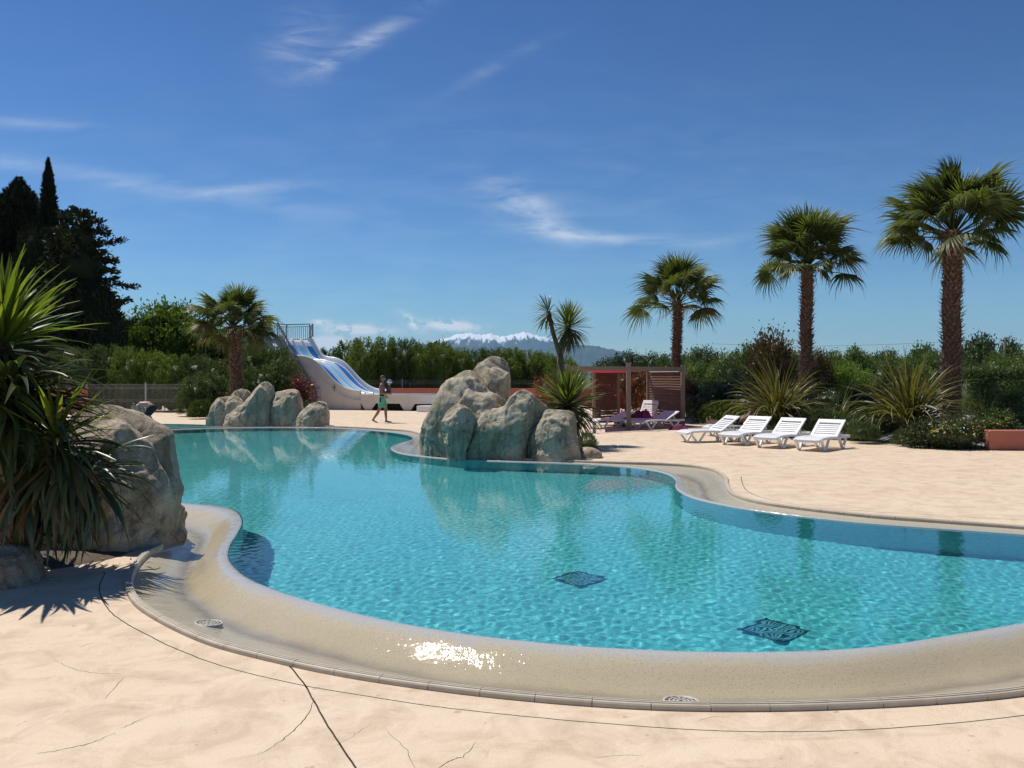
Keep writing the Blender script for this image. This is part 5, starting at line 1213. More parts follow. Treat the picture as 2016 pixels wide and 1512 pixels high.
# lanes: a white bordered coloured strip in each
LW = (WD - .12) / 3
for k, (mm) in enumerate((MT['blue'], MT['light_blue'], MT['blue'])):
    c = .06 + LW * (k + .5)
    l = lane_strip('lane', MT['slide_white'], c - .36, c + .36, .12, 4.35, .006)
    l['label'] = ('blue lane nearest the stairs', 'pale blue middle lane', 'deep blue lane on the far side')[k]
    lane_strip('stripe', mm, c - .27, c + .27, .22, 4.25, .012, l)
    if k:
        lane_strip('stripe', MT['slide_white'], c - .27, c + .27, 1.0, 1.9, .018, l)
for k in (1, 2):
    c = .06 + LW * k
    section('divider', MT['slide_white'], [(c - .10, .004), (c - .06, .09), (c - .02, .115), (c + .02, .115), (c + .06, .09), (c + .10, .004)], -.02, 4.6)
def rim(t0, out):
    s = 1 if out else -1
    return [(t0 + s * .10, .0), (t0 + s * .06, .14), (t0 + s * .03, .24), (t0, .27), (t0 - s * .05, .27), (t0 - s * .06, .22), (t0 - s * .03, .20), (t0 - s * .03, -.22), (t0 - s * .05, -.24), (t0 - s * .05, -.27), (t0 - s * .02, -.27)]
section('rim', MT['slide_side'], rim(0.0, True), -1, 4.9)
section('rim', MT['slide_shell'], rim(WD, False), -1, 4.9)
def side_panel(t0):
    mb = MB(); P = [p for p in prof if p[0] <= 5.0]; n = len(P)
    mb.add([(p[0], t0, p[1] - .2) for p in P] + [(p[0], t0, -.02) for p in P], [(i, i + 1, n + i + 1, n + i) for i in range(n - 1)])
    return obj('side_panel', mb, MT['slide_side'], slide)
side_panel(.03); side_panel(WD - .03)
for s, z in ((1.15, 2.42), (3.35, 1.14)):
    obj('bracket', MB().box((s, -.055, z), (.05, .03, .34)).box((s, -.06, z + .03), (.16, .03, .05)), MT['steel'], slide)
# splash-out basin on trapezoid feet
B0, B1 = 4.9, 11.25
mb = MB()
for t0 in (0.0, WD):
    mb.box(((B0 + B1) / 2, t0, .57), (B1 - B0, .07, .42)).box(((B0 + B1) / 2, t0, .80), (B1 - B0, .14, .05))
mb.box((B1, WD / 2, .57), (.08, WD + .06, .42)).box((B1, WD / 2, .802), (.14, WD + .13, .05))
obj('basin_wall', mb, MT['slide_side'], slide, bevel=.01)
for s in (5.35, 7.6, 9.8, 11.0):
    for t0 in (.02, WD - .02):
        mb = MB(); mb.add([(s - .42, t0 - .05, .36), (s + .42, t0 - .05, .36), (s + .17, t0 - .05, 0), (s - .17, t0 - .05, 0), (s - .42, t0 + .05, .36), (s + .42, t0 + .05, .36), (s + .17, t0 + .05, 0), (s - .17, t0 + .05, 0)], [(0, 3, 2, 1), (4, 5, 6, 7), (0, 4, 7, 3), (1, 2, 6, 5), (0, 1, 5, 4), (3, 7, 6, 2)])
        obj('foot', mb, MT['slide_side'], slide)
obj('joint_cover', MB().box((7.6, -.045, .57), (.03, .02, .40)), MT['slide_shell'], slide); obj('joint_cover', MB().box((10.2, -.045, .57), (.03, .02, .40)), MT['slide_shell'], slide)
obj('shade_block', MB().box(((B0 + B1) / 2, WD * .55, .17), (B1 - B0 - .5, WD * .7, .34)), MT['dark_hole'], slide)  # near-black block added to stand in for the shade under the basin
lane_strip('basin_water', MT['blue'], .1, WD - .1, 4.95, 11.15, .03)
st = obj('step_block', MB().box((9.55, -.55, .15), (1.9, .8, .30)), MT['slide_white'], None, bevel=.02)
st.parent = slide; st.name = 'entry_step'
# platform, its railing and the stairs down the near side
PZ = 3.74
obj('platform', MB().box((-.85, WD / 2 - .55, PZ - .06), (1.5, WD + 1.1, .12)), MT['steel'], slide)
for s, t0 in ((-1.5, -.98), (-1.5, WD - .1), (-.2, WD - .1), (-.2, -.98)): obj('column', MB().box((s, t0, PZ / 2 - .06), (.11, .11, PZ - .12)), MT['steel'], slide)
def railing(a, b, h, n):
    a, b = Vector(a), Vector(b); up = Vector((0, 0, h)); mb = MB()
    r = obj('railing', MB().bar(a + up, b + up, .05).bar(a + Vector((0, 0, .12)), b + Vector((0, 0, .12)), .035).bar(a + Vector((0, 0, h - .13)), b + Vector((0, 0, h - .13)), .03).bar(a, a + up, .05).bar(b, b + up, .05), MT['steel'], slide)
    for k in range(1, n):
        q = a.lerp(b, k / n); obj('baluster', MB().bar(q + Vector((0, 0, .12)), q + Vector((0, 0, h - .13)), .022), MT['steel'], r)
railing((-1.6, -1.0, PZ), (-1.6, WD, PZ), .98, 26); railing((-1.6, WD, PZ), (-.05, WD, PZ), .98, 11); railing((-1.6, -1.05, PZ), (-.15, -1.05, PZ), .98, 10); railing((-.05, WD, PZ), (.32, WD - .25, PZ + .25), .72, 3)
SX0, SX1, SZ1 = -.10, 2.35, 0.02
for t0 in (-1.05, -.16): railing((SX0, t0, PZ), (SX1, t0, SZ1), .92, 22)
for t0 in (-1.0, -.2): obj('stringer', MB().bar((SX0, t0, PZ - .1), (SX1, t0, SZ1 + .02), .05, .22), MT['steel'], slide)
for k in range(1, 17):
    u = k / 17; obj('tread', MB().box((SX0 + (SX1 - SX0) * u, -.6, PZ + (SZ1 - PZ) * u), (.24, .74, .035)), MT['steel'], slide)
obj('end_post', MB().box((SX1 + .05, -.10, .55), (.16, .12, 1.1)), MT['fence'], slide)

# ------------------------------------------------------------------ pergola
A0 = Vector((1.73, 26.0, 0)); Cc = Vector((3.80, 27.15, 0)); Rr = Vector((5.93, 28.9, 0)); Bb = Vector((5.10, 31.2, 0)); Mm = Vector((3.89, 30.4, 0)); Ll = Vector((2.92, 29.7, 0)); Zz = Vector((2.06, 29.2, 0))
pg = thing('pergola', 'open timber pergola with slatted side screens behind the boulders', 'pergola', Cc)
def post(p, h=2.1, w=.12):
    q = p - Cc; obj('post', MB().box(q + Vector((0, 0, h / 2)), (w, w, h)).box(q + Vector((0, 0, h + .01)), (w + .02, w + .02, .02)), MT['post_wood'], pg, bevel=.008)
for p, h, w in ((A0, 2.1, .13), (Cc, 2.16, .14), (Rr, 2.1, .13), (Bb, 2.04, .11), (Mm, 2.04, .10), (Ll, 2.04, .11), (Zz, 2.04, .11)): post(p, h, w)
def beam(a, b, z, h=.14, w=.07, ext=.1):
    d = (b - a).normalized(); obj('beam', MB().bar(a - d * ext - Cc + Vector((0, 0, z)), b + d * ext - Cc + Vector((0, 0, z)), w, h), MT['post_wood'], pg, bevel=.006)
beam(A0, Cc, 1.985, ext=-.07); beam(Cc, Rr, 1.985, ext=-.07); beam(Rr, Bb, 1.98, .13, .06, -.06); beam(Zz, Ll, 1.96, .10, .06, -.06); beam(Ll, Mm, 1.96, .10, .06, -.06); beam(Mm, Bb, 1.96, .10, .06, -.06); beam(A0, Zz, 1.975, .12, .06, -.07)
def screen(a, b, n, z0, z1, seed):
    r = random.Random(seed); d = b - a; L = d.length; dn = d.normalized(); nr = Vector((-dn.y, dn.x, 0))
    sc_ = thing('slat_screen', None, None); sc_.parent = pg; sc_.location = (a - Cc)
    for k in range(n):
        z = z0 + (z1 - z0) * k / (n - 1); mb = MB(); K = 6; ww = .078 * r.uniform(.92, 1.05); th = .020; vs = []; sag = r.uniform(-.012, .006); tw = r.uniform(-.12, .12) + .25
        for i in range(K + 1):
            u = i / K; c = dn * (.06 + (L - .12) * u) + Vector((0, 0, z + sag * math.sin(math.pi * u) + .006 * math.sin(u * 9 + k)))
            ax = Vector((0, 0, math.cos(tw))) + nr * math.sin(tw); bx = nr * math.cos(tw) - Vector((0, 0, math.sin(tw)))
            for sx, sy in ((-1, -1), (1, -1), (1, 1), (-1, 1)): vs.append(c + ax * sx * ww / 2 + bx * sy * th / 2)
        fs = [(i * 4 + j, i * 4 + (j + 1) % 4, (i + 1) * 4 + (j + 1) % 4, (i + 1) * 4 + j) for i in range(K) for j in range(4)] + [(0, 3, 2, 1), (K * 4, K * 4 + 1, K * 4 + 2, K * 4 + 3)]
        mb.add(vs, fs); obj('slat', mb, MT['wood'], sc_)
screen(Ll, Mm, 20, .10, 1.84, 1); screen(Bb, Rr, 20, .10, 1.84, 2)
bt = obj('batten', MB().bar(Bb.lerp(Rr, .08) - Cc + Vector((-.03, -.03, 1.905)), Bb.lerp(Rr, .92) - Cc + Vector((-.03, -.03, 1.905)), .03, .02), MT['white_plastic'], pg); bt['label'] = 'pale batten along the top of the right screen'
def sail():
    a, b, c, d = A0.lerp(Rr, .10) + Vector((-.05, .2, 2.02)), Rr + Vector((-.25, .05, 2.02)), Bb + Vector((-.15, -.1, 1.98)), Zz.lerp(Bb, .12) + Vector((0, -.1, 1.98))
    n = 14; mb = MB(); vs = []
    for i in range(n + 1):
        for j in range(n + 1):
            u, v = i / n, j / n
            p = (a * (1 - u) + b * u) * (1 - v) + (d * (1 - u) + c * u) * v
            vs.append(p + Vector((0, 0, -.12 * math.sin(math.pi * u ** .6) * math.sin(math.pi * v ** .8) - .015 * (math.sin(math.pi * u) + math.sin(math.pi * v)))))
    w = n + 1; mb.add(vs, [(i * w + j, i * w + j + 1, (i + 1) * w + j + 1, (i + 1) * w + j) for i in range(n) for j in range(n)])
    o = obj('shade_sail', mb, MT['red_cloth'], None, True)
    tag(o, 'red shade sail stretched under the pergola beams', 'shade sail')
sail()

# ------------------------------------------------------------------ loungers
def lounger_parts(angle):
    """foot end at x=0, head end at x=1.9, seat 0.30 m high; parts built once per back angle"""
    parts = []
    def rounded(w, k=4): return [(-w / 2, 0)]
    mb = MB(); W2 = .33; nx = 12; vs = []
    for i in range(nx + 1):
        u = i / nx; x = 1.02 * u; z = .305 - .045 * max(0, 1 - u * 4.5) ** 2 + .018 * math.sin(u * math.pi); hw = W2 - .05 * max(0, 1 - u * 7) ** 2
        for y, dz in ((-hw, -.055), (-hw, -.008), (-hw + .03, .004), (-hw + .05, -.006), (hw - .05, -.006), (hw - .03, .004), (hw, -.008), (hw, -.055)): vs.append((x, y, z + dz))
    k = 8; fs = [(i * k + j, i * k + j + 1, (i + 1) * k + j + 1, (i + 1) * k + j) for i in range(nx) for j in range(k - 1)]
    fs += [tuple(range(k)), (nx * k + 0, nx * k + 7, nx * k + 6, nx * k + 5, nx * k + 4, nx * k + 3, nx * k + 2, nx * k + 1)]
    mb.add(vs, fs); parts.append(('seat', mb, None))
    mb = MB()
    for s in (-1, 1): mb.bar((.95, s * .30, .272), (1.88, s * .30, .272), .045, .06)
    mb.bar((1.86, -.30, .272), (1.86, .30, .272), .06, .06); mb.bar((1.40, -.30, .262), (1.40, .30, .262), .05, .04); parts.append(('frame', mb, None))
    for x0 in (.34, 1.42):
        for s in (-1, 1):
            mb = MB(); y = s * .31; mb.bar((x0 - .24, y, .27), (x0 - .03, y, .02), .045, .062, (0, 1, 0)); mb.bar((x0 + .22, y, .27), (x0 + .03, y, .02), .045, .055, (0, 1, 0)); mb.box((x0, y, .014), (.14, .055, .028)); parts.append(('leg', mb, None))
    a = R(angle); hx, hz = 1.03, .295; L = .66; rot = Matrix.Rotation(-a, 3, 'Y'); o = Vector((hx, 0, hz)); T = lambda v: o + rot @ Vector(v)
    mb = MB()
    for s in (-1, 1): mb.box(T((L / 2, s * .295, 0)), (L, .075, .035), rot)
    mb.box(T((.04, 0, 0)), (.08, .52, .03), rot); mb.box(T((L - .07, 0, 0)), (.14, .52, .034), rot); parts.append(('backrest', mb, None))
    n = 5; gap = (L - .22 - .06) / n
    for i in range(n): parts.append(('slat', MB().box(T((.10 + gap * (i + .5), 0, 0)), (gap - .022, .52, .026), rot), 'backrest'))
    if angle > 8:
        p = T((L * .62, 0, -.02)); q = Vector((p.x + .10, 0, .27)); mb = MB()
        for s in (-1, 1): mb.bar((p.x, s * .24, p.z), (q.x, s * .24, q.z), .025)
        parts.append(('prop', mb, None))
    return parts
LP = {}
def lounger_at(ang, loc, rz, label, group='white plastic loungers'):
    if ang not in LP: LP[ang] = [(n, mb.mesh(n, MT['white_plastic']), par) for n, mb, par in lounger_parts(ang)]
    t = thing('sun_lounger', label, 'sun lounger', loc, rz, group); back = None
    for n, me, par in LP[ang]:
        o = link(n, me, back if par else t); 
        if n == 'backrest': back = o
        if n in ('seat', 'backrest', 'slat', 'leg'):
            b = o.modifiers.new('bevel', 'BEVEL'); b.width = .008; b.segments = 2; b.limit_method = 'ANGLE'
    return t
def place(px_foot, py_foot, Yf, ang, heading, label, group='white plastic loungers'):
    p = D(px_foot, py_foot, Yf); return lounger_at(ang, (p.x, p.y, 0), heading, label, group)
SUNG = 'white loungers in the sun'
l1 = place(1340, 855, 21.9, 35, R(17), 'white lounger at the left end of the sunny row, turned side on', SUNG)
l2 = place(1434, 863, 20.9, 35, R(44), 'second white lounger of the sunny row, beside the side on one', SUNG)
l3 = place(1505, 868, 20.0, 35, R(46), 'third white lounger of the sunny row, left of the last one', SUNG)
l4 = place(1587, 874, 19.2, 35, R(48), 'white lounger at the right end of the sunny row nearest the bed', SUNG)
l0 = place(1393, 845, 24.2, 12, R(18), 'white lounger with a blue towel carrying the sunbather', SUNG)
SHG = 'white loungers in the pergola shade'
place(1160, 838, 27.6, 20, R(30), 'white lounger at the left under the pergola beside the yucca', SHG)
place(1212, 838, 28.3, 4, R(22), 'flat white lounger heaped with towels under the pergola', SHG)
place(1254, 843, 27.2, 24, R(35), 'white lounger with low raised back right of the front pergola post', SHG)
place(1246, 828, 29.6, 58, R(52), 'white lounger with upright back at the rear of the pergola', SHG)
# low white table lying behind the second lounger
p = G(1434, 869); tb = thing('low_table', 'low white plastic table on the deck behind the second lounger', 'table', p, R(30))
obj('top', MB().box((0, 0, .135), (.62, .42, .035)), MT['white_plastic'], tb, bevel=.01)
for sx in (-.24, .24):
    for sy in (-.16, .16): obj('leg', MB().box((sx, sy, .059), (.06, .06, .118)), MT['white_plastic'], tb)

# ------------------------------------------------------------------ cloth heaps
def heap(name, c, size, m, label, cat, seed, rz=0.0, flat=1.0):
    n = 18; mb = MB(); vs = []
    for j in range(n + 1):
        for i in range(n + 1):
            u, v = i / n * 2 - 1, j / n * 2 - 1; rr_ = min(1, math.sqrt(u * u + v * v)); q = Vector((u * 1.7, v * 1.7, seed))
            z = size[2] * max(0, (1 - rr_ ** 2.2)) * (.75 + .55 * noise.noise(q * 1.6) + .25 * noise.noise(q * 4))
            edge = 1 + .16 * noise.noise(Vector((math.atan2(v, u), seed, 0)) * 1.3)
            k = (1.0 if max(abs(u), abs(v)) < 1e-6 else rr_ / max(1e-6, math.sqrt(u * u + v * v))) * edge
            vs.append((u * k * size[0] / 2, v * k * size[1] / 2, max(0, z) + .006))
    w = n + 1; mb.add(vs, [(j * w + i, j * w + i + 1, (j + 1) * w + i + 1, (j + 1) * w + i) for j in range(n) for i in range(n)])
    o = obj(name, mb, m, None, True); o.location = c; o.rotation_euler.z = rz; s_ = o.modifiers.new('thickness', 'SOLIDIFY'); s_.thickness = .008; return tag(o, label, cat)
p = G(1337, 846); heap('towel', (p.x, p.y, 0), (.72, .42, .20), MT['plum_cloth'], 'plum towel dropped on the deck left of the sunbather', 'towel', 3.3, .2)
p = D(1258, 818, 28.7); heap('towel', (p.x, p.y, .30), (.75, .55, .30), MT['plum_cloth'], 'dark plum towel heap on the flat lounger under the pergola', 'towel', 1.2)
p = D(1272, 822, 28.6); heap('towel', (p.x, p.y - .02, .30), (.40, .36, .30), MT['magenta_cloth'], 'magenta cloth bundle beside the plum heap under the pergola', 'towel', 5.2)
p = D(1226, 827, 28.2); heap('towel', (p.x, p.y, .31), (.35, .3, .10), MT['grey_cloth'], 'dark cloth lying on the left part of the flat lounger', 'towel', 8.2)
p = G(1222, 839); heap('bag', (p.x, p.y, 0), (.55, .35, .22), MT['black_cloth'], 'dark bag on the floor under the flat lounger', 'bag', 6.1)

# ------------------------------------------------------------------ people
def body(name, caps, m, parent, voxel=.011, smooth=4, extra=None):
    """one continuous skin over tapered capsules, then smoothed"""
    mb = MB()
    for a, ra, b, rb in caps:
        a, b = Vector(a), Vector(b); d = b - a; L = d.length
        if L < 1e-5: d = Vector((0, 0, 1))
        d = d.normalized() if d.length else Vector((0, 0, 1)); up = Vector((0, 0, 1)) if abs(d.z) < .9 else Vector((1, 0, 0)); s = d.cross(up).normalized(); u = s.cross(d)
        rings = []; n = 12
        for k in range(5): t = math.pi / 2 * k / 4; rings.append((a - d * ra * math.cos(t), ra * math.sin(t)))
        for k in range(5): t = math.pi / 2 * k / 4; rings.append((b + d * rb * math.sin(t), rb * math.cos(t)))
        vs = [c + (s * math.cos(6.2832 * i / n) + u * math.sin(6.2832 * i / n)) * max(r, .0006) for c, r in rings for i in range(n)]
        fs = [(q * n + i, q * n + (i + 1) % n, (q + 1) * n + (i + 1) % n, (q + 1) * n + i) for q in range(len(rings) - 1) for i in range(n)] + [tuple(range(n))[::-1], tuple(range((len(rings) - 1) * n, len(rings) * n))]
        mb.add(vs, fs)
    o = obj(name, mb, m, parent, True)
    rm = o.modifiers.new('skin', 'REMESH'); rm.mode = 'VOXEL'; rm.voxel_size = voxel; rm.use_smooth_shade = True
    if smooth: sm = o.modifiers.new('relax', 'SMOOTH'); sm.factor = .5; sm.iterations = smooth
    return o
def hand(w, d, palm_n, side, curl=.5):
    """palm, four unequal fingers bent at the knuckles, and a thumb from the side of the palm"""
    w, d = Vector(w), Vector(d).normalized(); n = Vector(palm_n).normalized(); s = d.cross(n).normalized() * side; caps = []
    k = w + d * .085
    for i, l in enumerate((.070, .080, .075, .058)):
        off = s * (.030 - .020 * i); kn = k + off; caps.append((w + off * .55, .017, kn, .0135))
        m1 = kn + (d * math.cos(curl) + n * math.sin(curl)) * l * .5; m2 = m1 + (d * math.cos(curl * 2) + n * math.sin(curl * 2)) * l * .5
        caps += [(kn, .0100, m1, .0090), (m1, .0090, m2, .0075)]
    t0 = w + s * .028 + d * .025; t1 = t0 + (s * .8 + d * .6 + n * .3).normalized() * .042; t2 = t1 + (d * .9 + s * .25 + n * .4).normalized() * .032
    return caps + [(t0, .0135, t1, .0110), (t1, .0110, t2, .0085)]
def head_caps(c, f, up, r=.085):
    c, f, up = Vector(c), Vector(f).normalized(), Vector(up).normalized(); s = f.cross(up).normalized(); k = r / .085
    P = lambda a, b, d_: c + f * a * k + up * b * k + s * d_ * k
    caps = [(P(-.025, .035, 0), .085 * k, P(.012, .035, 0), .080 * k), (P(.020, -.015, 0), .066 * k, P(.035, -.070, 0), .038 * k), (P(.02, -.05, .03), .03 * k, P(.045, -.075, .012), .024 * k), (P(.02, -.05, -.03), .03 * k, P(.045, -.075, -.012), .024 * k),
            (P(.082, .022, 0), .009 * k, P(.104, -.012, 0), .0135 * k), (P(.086, -.045, -.014), .0075 * k, P(.086, -.045, .014), .0075 * k), (P(.083, -.058, -.012), .0075 * k, P(.083, -.058, .012), .0075 * k), (P(.080, .040, -.035), .010 * k, P(.080, .040, .035), .010 * k)]
    for sg in (-1, 1): caps.append((P(-.008, .020, .080 * sg), .012 * k, P(-.014, -.015, .080 * sg), .009 * k))
    return caps, P
def add_eyes(parent, P, k=1.0):
    for sg in (-1, 1): obj('eye', MB().tube([P(.068, .018, .030 * sg), P(.079, .018, .030 * sg)], [.011 * k, .006 * k], 8), MT['eye'], parent, True)

def man():
    foot = G(752, 832); t = thing('person', 'barefoot man in green swim shorts walking and carrying a small child', 'person', (foot.x + .02, foot.y, 0))
    hipL, hipR = (0, .095, .90), (0, -.095, .90)
    caps = []
    # right leg (near side) trails with the heel up, left leg leads
    caps += [(hipR, .092, (-.10, -.10, .52), .060), ((-.10, -.10, .52), .058, (-.17, -.10, .36), .056), ((-.17, -.10, .36), .056, (-.335, -.10, .125), .036), ((-.335, -.10, .115), .036, (-.36, -.10, .095), .032), ((-.345, -.10, .10), .034, (-.235, -.105, .035), .027), ((-.235, -.105, .035), .027, (-.175, -.105, .020), .018)]
    caps += [(hipL, .092, (.115, .10, .50), .062), ((.115, .10, .50), .058, (.105, .10, .36), .057), ((.105, .10, .36), .057, (.125, .10, .10), .036), ((.125, .10, .09), .037, (.095, .10, .04), .033), ((.10, .10, .045), .034, (.245, .10, .032), .028), ((.245, .10, .032), .028, (.325, .105, .020), .018)]
    for y, x0, z0 in ((-.105, -.178, .02), (.105, .322, .018)):
        for i in range(5): caps.append(((x0, y + (i - 2) * .017, z0), .0105, (x0 + .032 - abs(i - 1) * .004, y + (i - 2) * .018, z0 - .006), .008))
    # trunk
    for sg in (-1, 1):
        caps += [((0, sg * .075, .94), .105, (-.01, sg * .075, 1.12), .092), ((-.01, sg * .075, 1.12), .092, (-.015, sg * .095, 1.33), .105), ((-.015, sg * .09, 1.36), .085, (-.02, sg * .165, 1.42), .062), ((0, sg * .04, 1.47), .045, (-.02, sg * .13, 1.45), .04)]
    caps += [((-.015, 0, 1.40), .068, (.01, 0, 1.53), .056)]
    hc, P = head_caps((.02, 0, 1.635), (1, .02, -.12), (.12, 0, 1), .088); caps += hc
    # arms folded forward round the child
    for sg in (-1, 1):
        sh = Vector((-.02, sg * .195, 1.40)); el = Vector((.02, sg * .245, 1.11)); wr = Vector((.27, sg * .115 - .02, 1.10 if sg < 0 else 1.20))
        caps += [(sh, .058, el, .043), (el, .043, el.lerp(wr, .45), .042), (el.lerp(wr, .45), .042, wr, .028)]
        caps += hand(wr, (.75, -sg * .62, .10), (-.55, -sg * .75, .0), sg, .55)
    b = body('body', caps, MT['skin'], t)
    # hair as a cap over the scalp, short beard
    hcaps = [(P(-.030, .055, 0), .083, P(.012, .068, 0), .074), (P(-.055, .01, 0), .062, P(-.05, .05, 0), .075), (P(.040, .088, 0), .045, P(-.02, .09, 0), .062)]
    body('hair', hcaps, MT['hair'], t, .010, 2)
    body('beard', [(P(.050, -.072, -.035), .022, P(.062, -.080, .0), .024), (P(.050, -.072, .035), .022, P(.062, -.080, .0), .024)], MT['hair'], t, .008, 2)
    add_eyes(t, P)
    sc2 = [((0, sg * .08, .95), .117, (0, sg * .085, .86), .112) for sg in (-1, 1)] + [((0, -.10, .88), .112, (-.055, -.105, .67), .092), ((0, .10, .88), .112, (.065, .105, .66), .092), ((-.04, -.105, .72), .094, (-.058, -.105, .64), .094), ((.05, .105, .72), .094, (.068, .105, .63), .094)]
    sh = body('shorts', sc2, MT['teal_cloth'], t, .012, 3)
    body('waistband', [((0, sg * .075, 1.015), .106, (0, sg * .075, 1.03), .106) for sg in (-1, 1)], MT['black_cloth'], t, .010, 2)
    body('side_patch', [((-.045, -.185, .93), .030, (-.055, -.195, .80), .030)], MT['black_cloth'], t, .008, 1)
    # the child in his arms
    k = thing('person', 'small child in dark clothes and a blue sun hat held against the man', 'person', (foot.x + .02 + .22, foot.y - .02, 1.10))
    kc = [((.02, 0, .06), .085, (.0, 0, .24), .078), ((0, 0, .26), .06, (.03, 0, .33), .045), ((.0, -.06, .04), .052, (-.12, -.15, .02), .042), ((-.12, -.15, .02), .042, (-.08, -.17, -.14), .030), ((-.08, -.17, -.14), .026, (-.02, -.17, -.17), .022), ((.0, .06, .04), .052, (-.12, .15, .02), .042), ((-.12, .15, .02), .042, (-.08, .17, -.14), .030), ((-.08, .17, -.14), .026, (-.02, .17, -.17), .022)]
    for sg in (-1, 1):
        kc += [((0, sg * .075, .25), .036, (-.06, sg * .14, .17), .028), ((-.06, sg * .14, .17), .028, (-.16, sg * .13, .22), .020)]
        kc += [(a, ra * .6, b_, rb * .6) for a, ra, b_, rb in [((-.16, sg * .13, .22), .03, (-.19, sg * .12, .235), .03)]] + [((-.19, sg * .12 + (i - 1.5) * .012, .235), .008, (-.215 + .004 * abs(i - 1), sg * .115 + (i - 1.5) * .013, .235), .0065) for i in range(4)] + [((-.165, sg * .115, .235), .008, (-.185, sg * .095, .25), .006)]
    h2, P2 = head_caps((.045, 0, .40), (-.55, -.75, -.05), (.05, 0, 1), .076); body('body', kc + h2, MT['skin_pale'], k, .009, 3); add_eyes(k, P2, .8)
    body('clothes', [((.02, 0, .05), .096, (.0, 0, .25), .088), ((.0, -.06, .03), .062, (-.11, -.14, .015), .054), ((.0, .06, .03), .062, (-.11, .14, .015), .054), ((0, -.075, .24), .048, (-.05, -.125, .18), .042), ((0, .075, .24), .048, (-.05, .125, .18), .042)], MT['grey_cloth'], k, .009, 3)
    hat = body('hat', [(P2(-.02, .055, 0), .082, P2(.015, .06, 0), .076)], MT['blue_cloth'], k, .009, 2)
    mb = MB(); n = 24; c = P2(.0, .038, 0); fw = Vector((-.55, -.75, 0)).normalized(); sd = Vector((.75, -.55, 0)).normalized()
    vs = []
    for r, z in ((.072, .012), (.122, -.012), (.122, -.017), (.072, .004)):
        vs += [c + (fw * math.cos(6.2832 * i / n) + sd * math.sin(6.2832 * i / n)) * r + Vector((0, 0, z)) for i in range(n)]
    mb.add(vs, [(q * n + i, q * n + (i + 1) % n, ((q + 1) % 4) * n + (i + 1) % n, ((q + 1) % 4) * n + i) for q in range(4) for i in range(n)]); br = obj('hat_brim', mb, MT['white_plastic'], k, True)
man()

def bending_man():
    p = D(300, 838, 29.6); t = thing('person', 'bare backed person in black shorts bending over beside the paddling pool', 'person', (p.x - .02, 29.6, 0))
    # faces -X: hips at the right, head low at the left
    caps = []
    for sg in (-1, 1):
        y = sg * .10
        caps += [((.02, y, .60), .10, (-.16, y * 1.1, .36), .062), ((-.16, y * 1.1, .36), .058, (-.06, y * 1.1, .20), .056), ((-.06, y * 1.1, .20), .054, (-.02, y, .07), .036), ((-.02, y, .045), .036, (-.15, y * 1.1, .03), .028), ((-.15, y * 1.1, .03), .027, (-.22, y * 1.15, .022), .018)]
        for i in range(5): caps.append(((-.215, y * 1.15 + (i - 2) * .017, .02), .0105, (-.248, y * 1.15 + (i - 2) * .018, .014), .008))
        caps += [((.0, y * .75, .62), .11, (-.16, y * .8, .745), .10), ((-.16, y * .8, .745), .10, (-.34, y * .9, .74), .105), ((-.34, y * .9, .73), .09, (-.42, sg * .165, .70), .062)]
        sh = Vector((-.42, sg * .19, .69)); el = Vector((-.36, sg * .22, .42)); wr = Vector((-.42, sg * .17, .20)); caps += [(sh, .056, el, .042), (el, .042, wr, .028)] + hand(wr, (-.25, 0, -1), (-1, 0, .1), sg, .4)
    caps += [((-.40, 0, .72), .065, (-.53, 0, .685), .056)]
    hc, P = head_caps((-.62, 0, .655), (-.55, -.05, -.8), (-.8, 0, .55), .088); b = body('body', caps + hc, MT['skin_pale'], t); add_eyes(t, P)
    body('hair', [(P(-.030, .055, 0), .083, P(.012, .068, 0), .074), (P(-.055, .0, 0), .062, P(-.05, .05, 0), .075)], MT['hair'], t, .010, 2)
    body('shorts', [((.03, sg * .08, .63), .122, (-.03, sg * .09, .56), .118) for sg in (-1, 1)] + [((.0, sg * .10, .58), .112, (-.12, sg * .11, .41), .085) for sg in (-1, 1)], MT['black_cloth'], t, .012, 3)
bending_man()

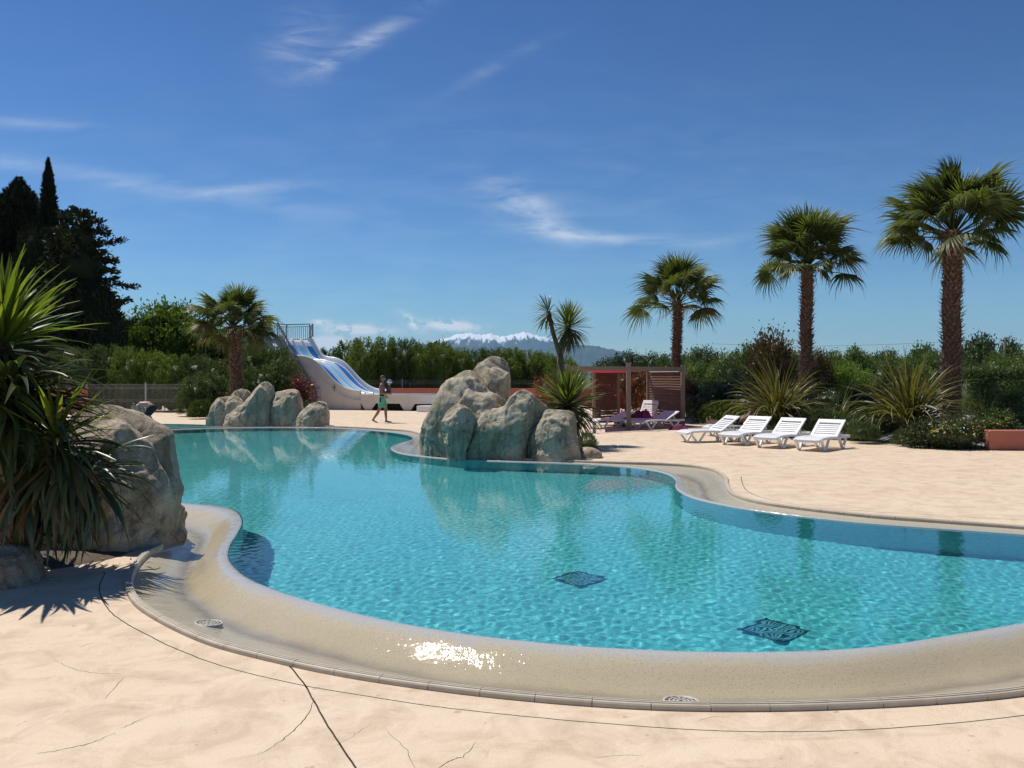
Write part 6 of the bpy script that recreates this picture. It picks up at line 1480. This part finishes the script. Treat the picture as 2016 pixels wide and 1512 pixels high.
def sunbather():
    # lies on the front along the rear lounger, feet towards the lounger's foot end, chin on folded arms
    t = thing('person', 'sunbather lying face down on the rear lounger with bent lower legs', 'person', (0, 0, 0)); t.location = l0.location + Vector((0, 0, .315)); t.rotation_euler = l0.rotation_euler
    caps = []
    for sg in (-1, 1):
        y = sg * .09
        caps += [((.86, y, .10), .092, (.44, y * 1.1, .065), .058), ((.44, y * 1.1, .065), .056, (.30, y * 1.1, .085), .054), ((.30, y * 1.1, .085), .054, (.06, y * .9 + .02 * sg, .10 + .05 * (sg < 0)), .034), ((.06, y * .9 + .02 * sg, .10 + .05 * (sg < 0)), .033, (.03, y * .9, .18 + .05 * (sg < 0)), .024)]
        for i in range(5): caps.append(((.03, y * .9 + (i - 2) * .014, .18 + .05 * (sg < 0)), .010, (.028, y * .9 + (i - 2) * .015, .21 + .05 * (sg < 0)), .008))
        caps += [((.88, sg * .075, .11), .10, (1.08, sg * .07, .12), .085), ((1.08, sg * .07, .12), .085, (1.30, sg * .09, .20), .095), ((1.32, sg * .10, .22), .075, (1.37, sg * .16, .25), .058)]
        sh = Vector((1.38, sg * .18, .24)); el = Vector((1.62, sg * .27, .16)); wr = Vector((1.66, sg * .05, .19)); caps += [(sh, .052, el, .040), (el, .040, wr, .027)] + hand(wr, (.05, -sg, .05), (0, 0, -1), -sg, .25)
    caps += [((1.37, 0, .27), .06, (1.46, 0, .34), .052)]
    hc, P = head_caps((1.53, 0, .40), (.75, -.65, .0), (.0, 0, 1), .086); body('body', caps + hc, MT['skin'], t); add_eyes(t, P)
    body('hair', [(P(-.030, .050, 0), .088, P(.008, .066, 0), .078), (P(-.06, -.02, 0), .062, P(-.05, .04, 0), .078), (P(-.08, .05, 0), .042, P(-.09, .03, 0), .045)], MT['fair_hair'], t, .010, 2)
    body('swimsuit', [((.84, sg * .075, .105), .108, (.95, sg * .07, .115), .104) for sg in (-1, 1)], MT['black_cloth'], t, .011, 2)
    mb = MB(); n = 16; vs = []
    for i in range(n + 1):
        for j in range(7):
            u = i / n; x = .45 + 1.32 * u; zb = 0 if x < 1.03 else (x - 1.03) * math.tan(R(12)); vs.append((x, (j / 6 - .5) * .60, zb + .012 + .006 * noise.noise(Vector((x * 6, j, 0)))))
    for j in (0, 6):
        pass
    mb.add(vs, [(i * 7 + j, i * 7 + j + 1, (i + 1) * 7 + j + 1, (i + 1) * 7 + j) for i in range(n) for j in range(6)])
    k = len(mb.v); a = [v for v in vs[0::7]]; mb.add(a + [(x, y - .03, z - .26) for x, y, z in a], [(i, i + 1, n + 1 + i + 1, n + 1 + i) for i in range(4, n)])
    tw = obj('towel', mb, MT['towel_blue'], None, True); tw.location = l0.location + Vector((0, 0, .300)); tw.rotation_euler = l0.rotation_euler; s_ = tw.modifiers.new('thickness', 'SOLIDIFY'); s_.thickness = .008
    tag(tw, 'blue towel spread under the sunbather over the rear lounger', 'towel')
sunbather()
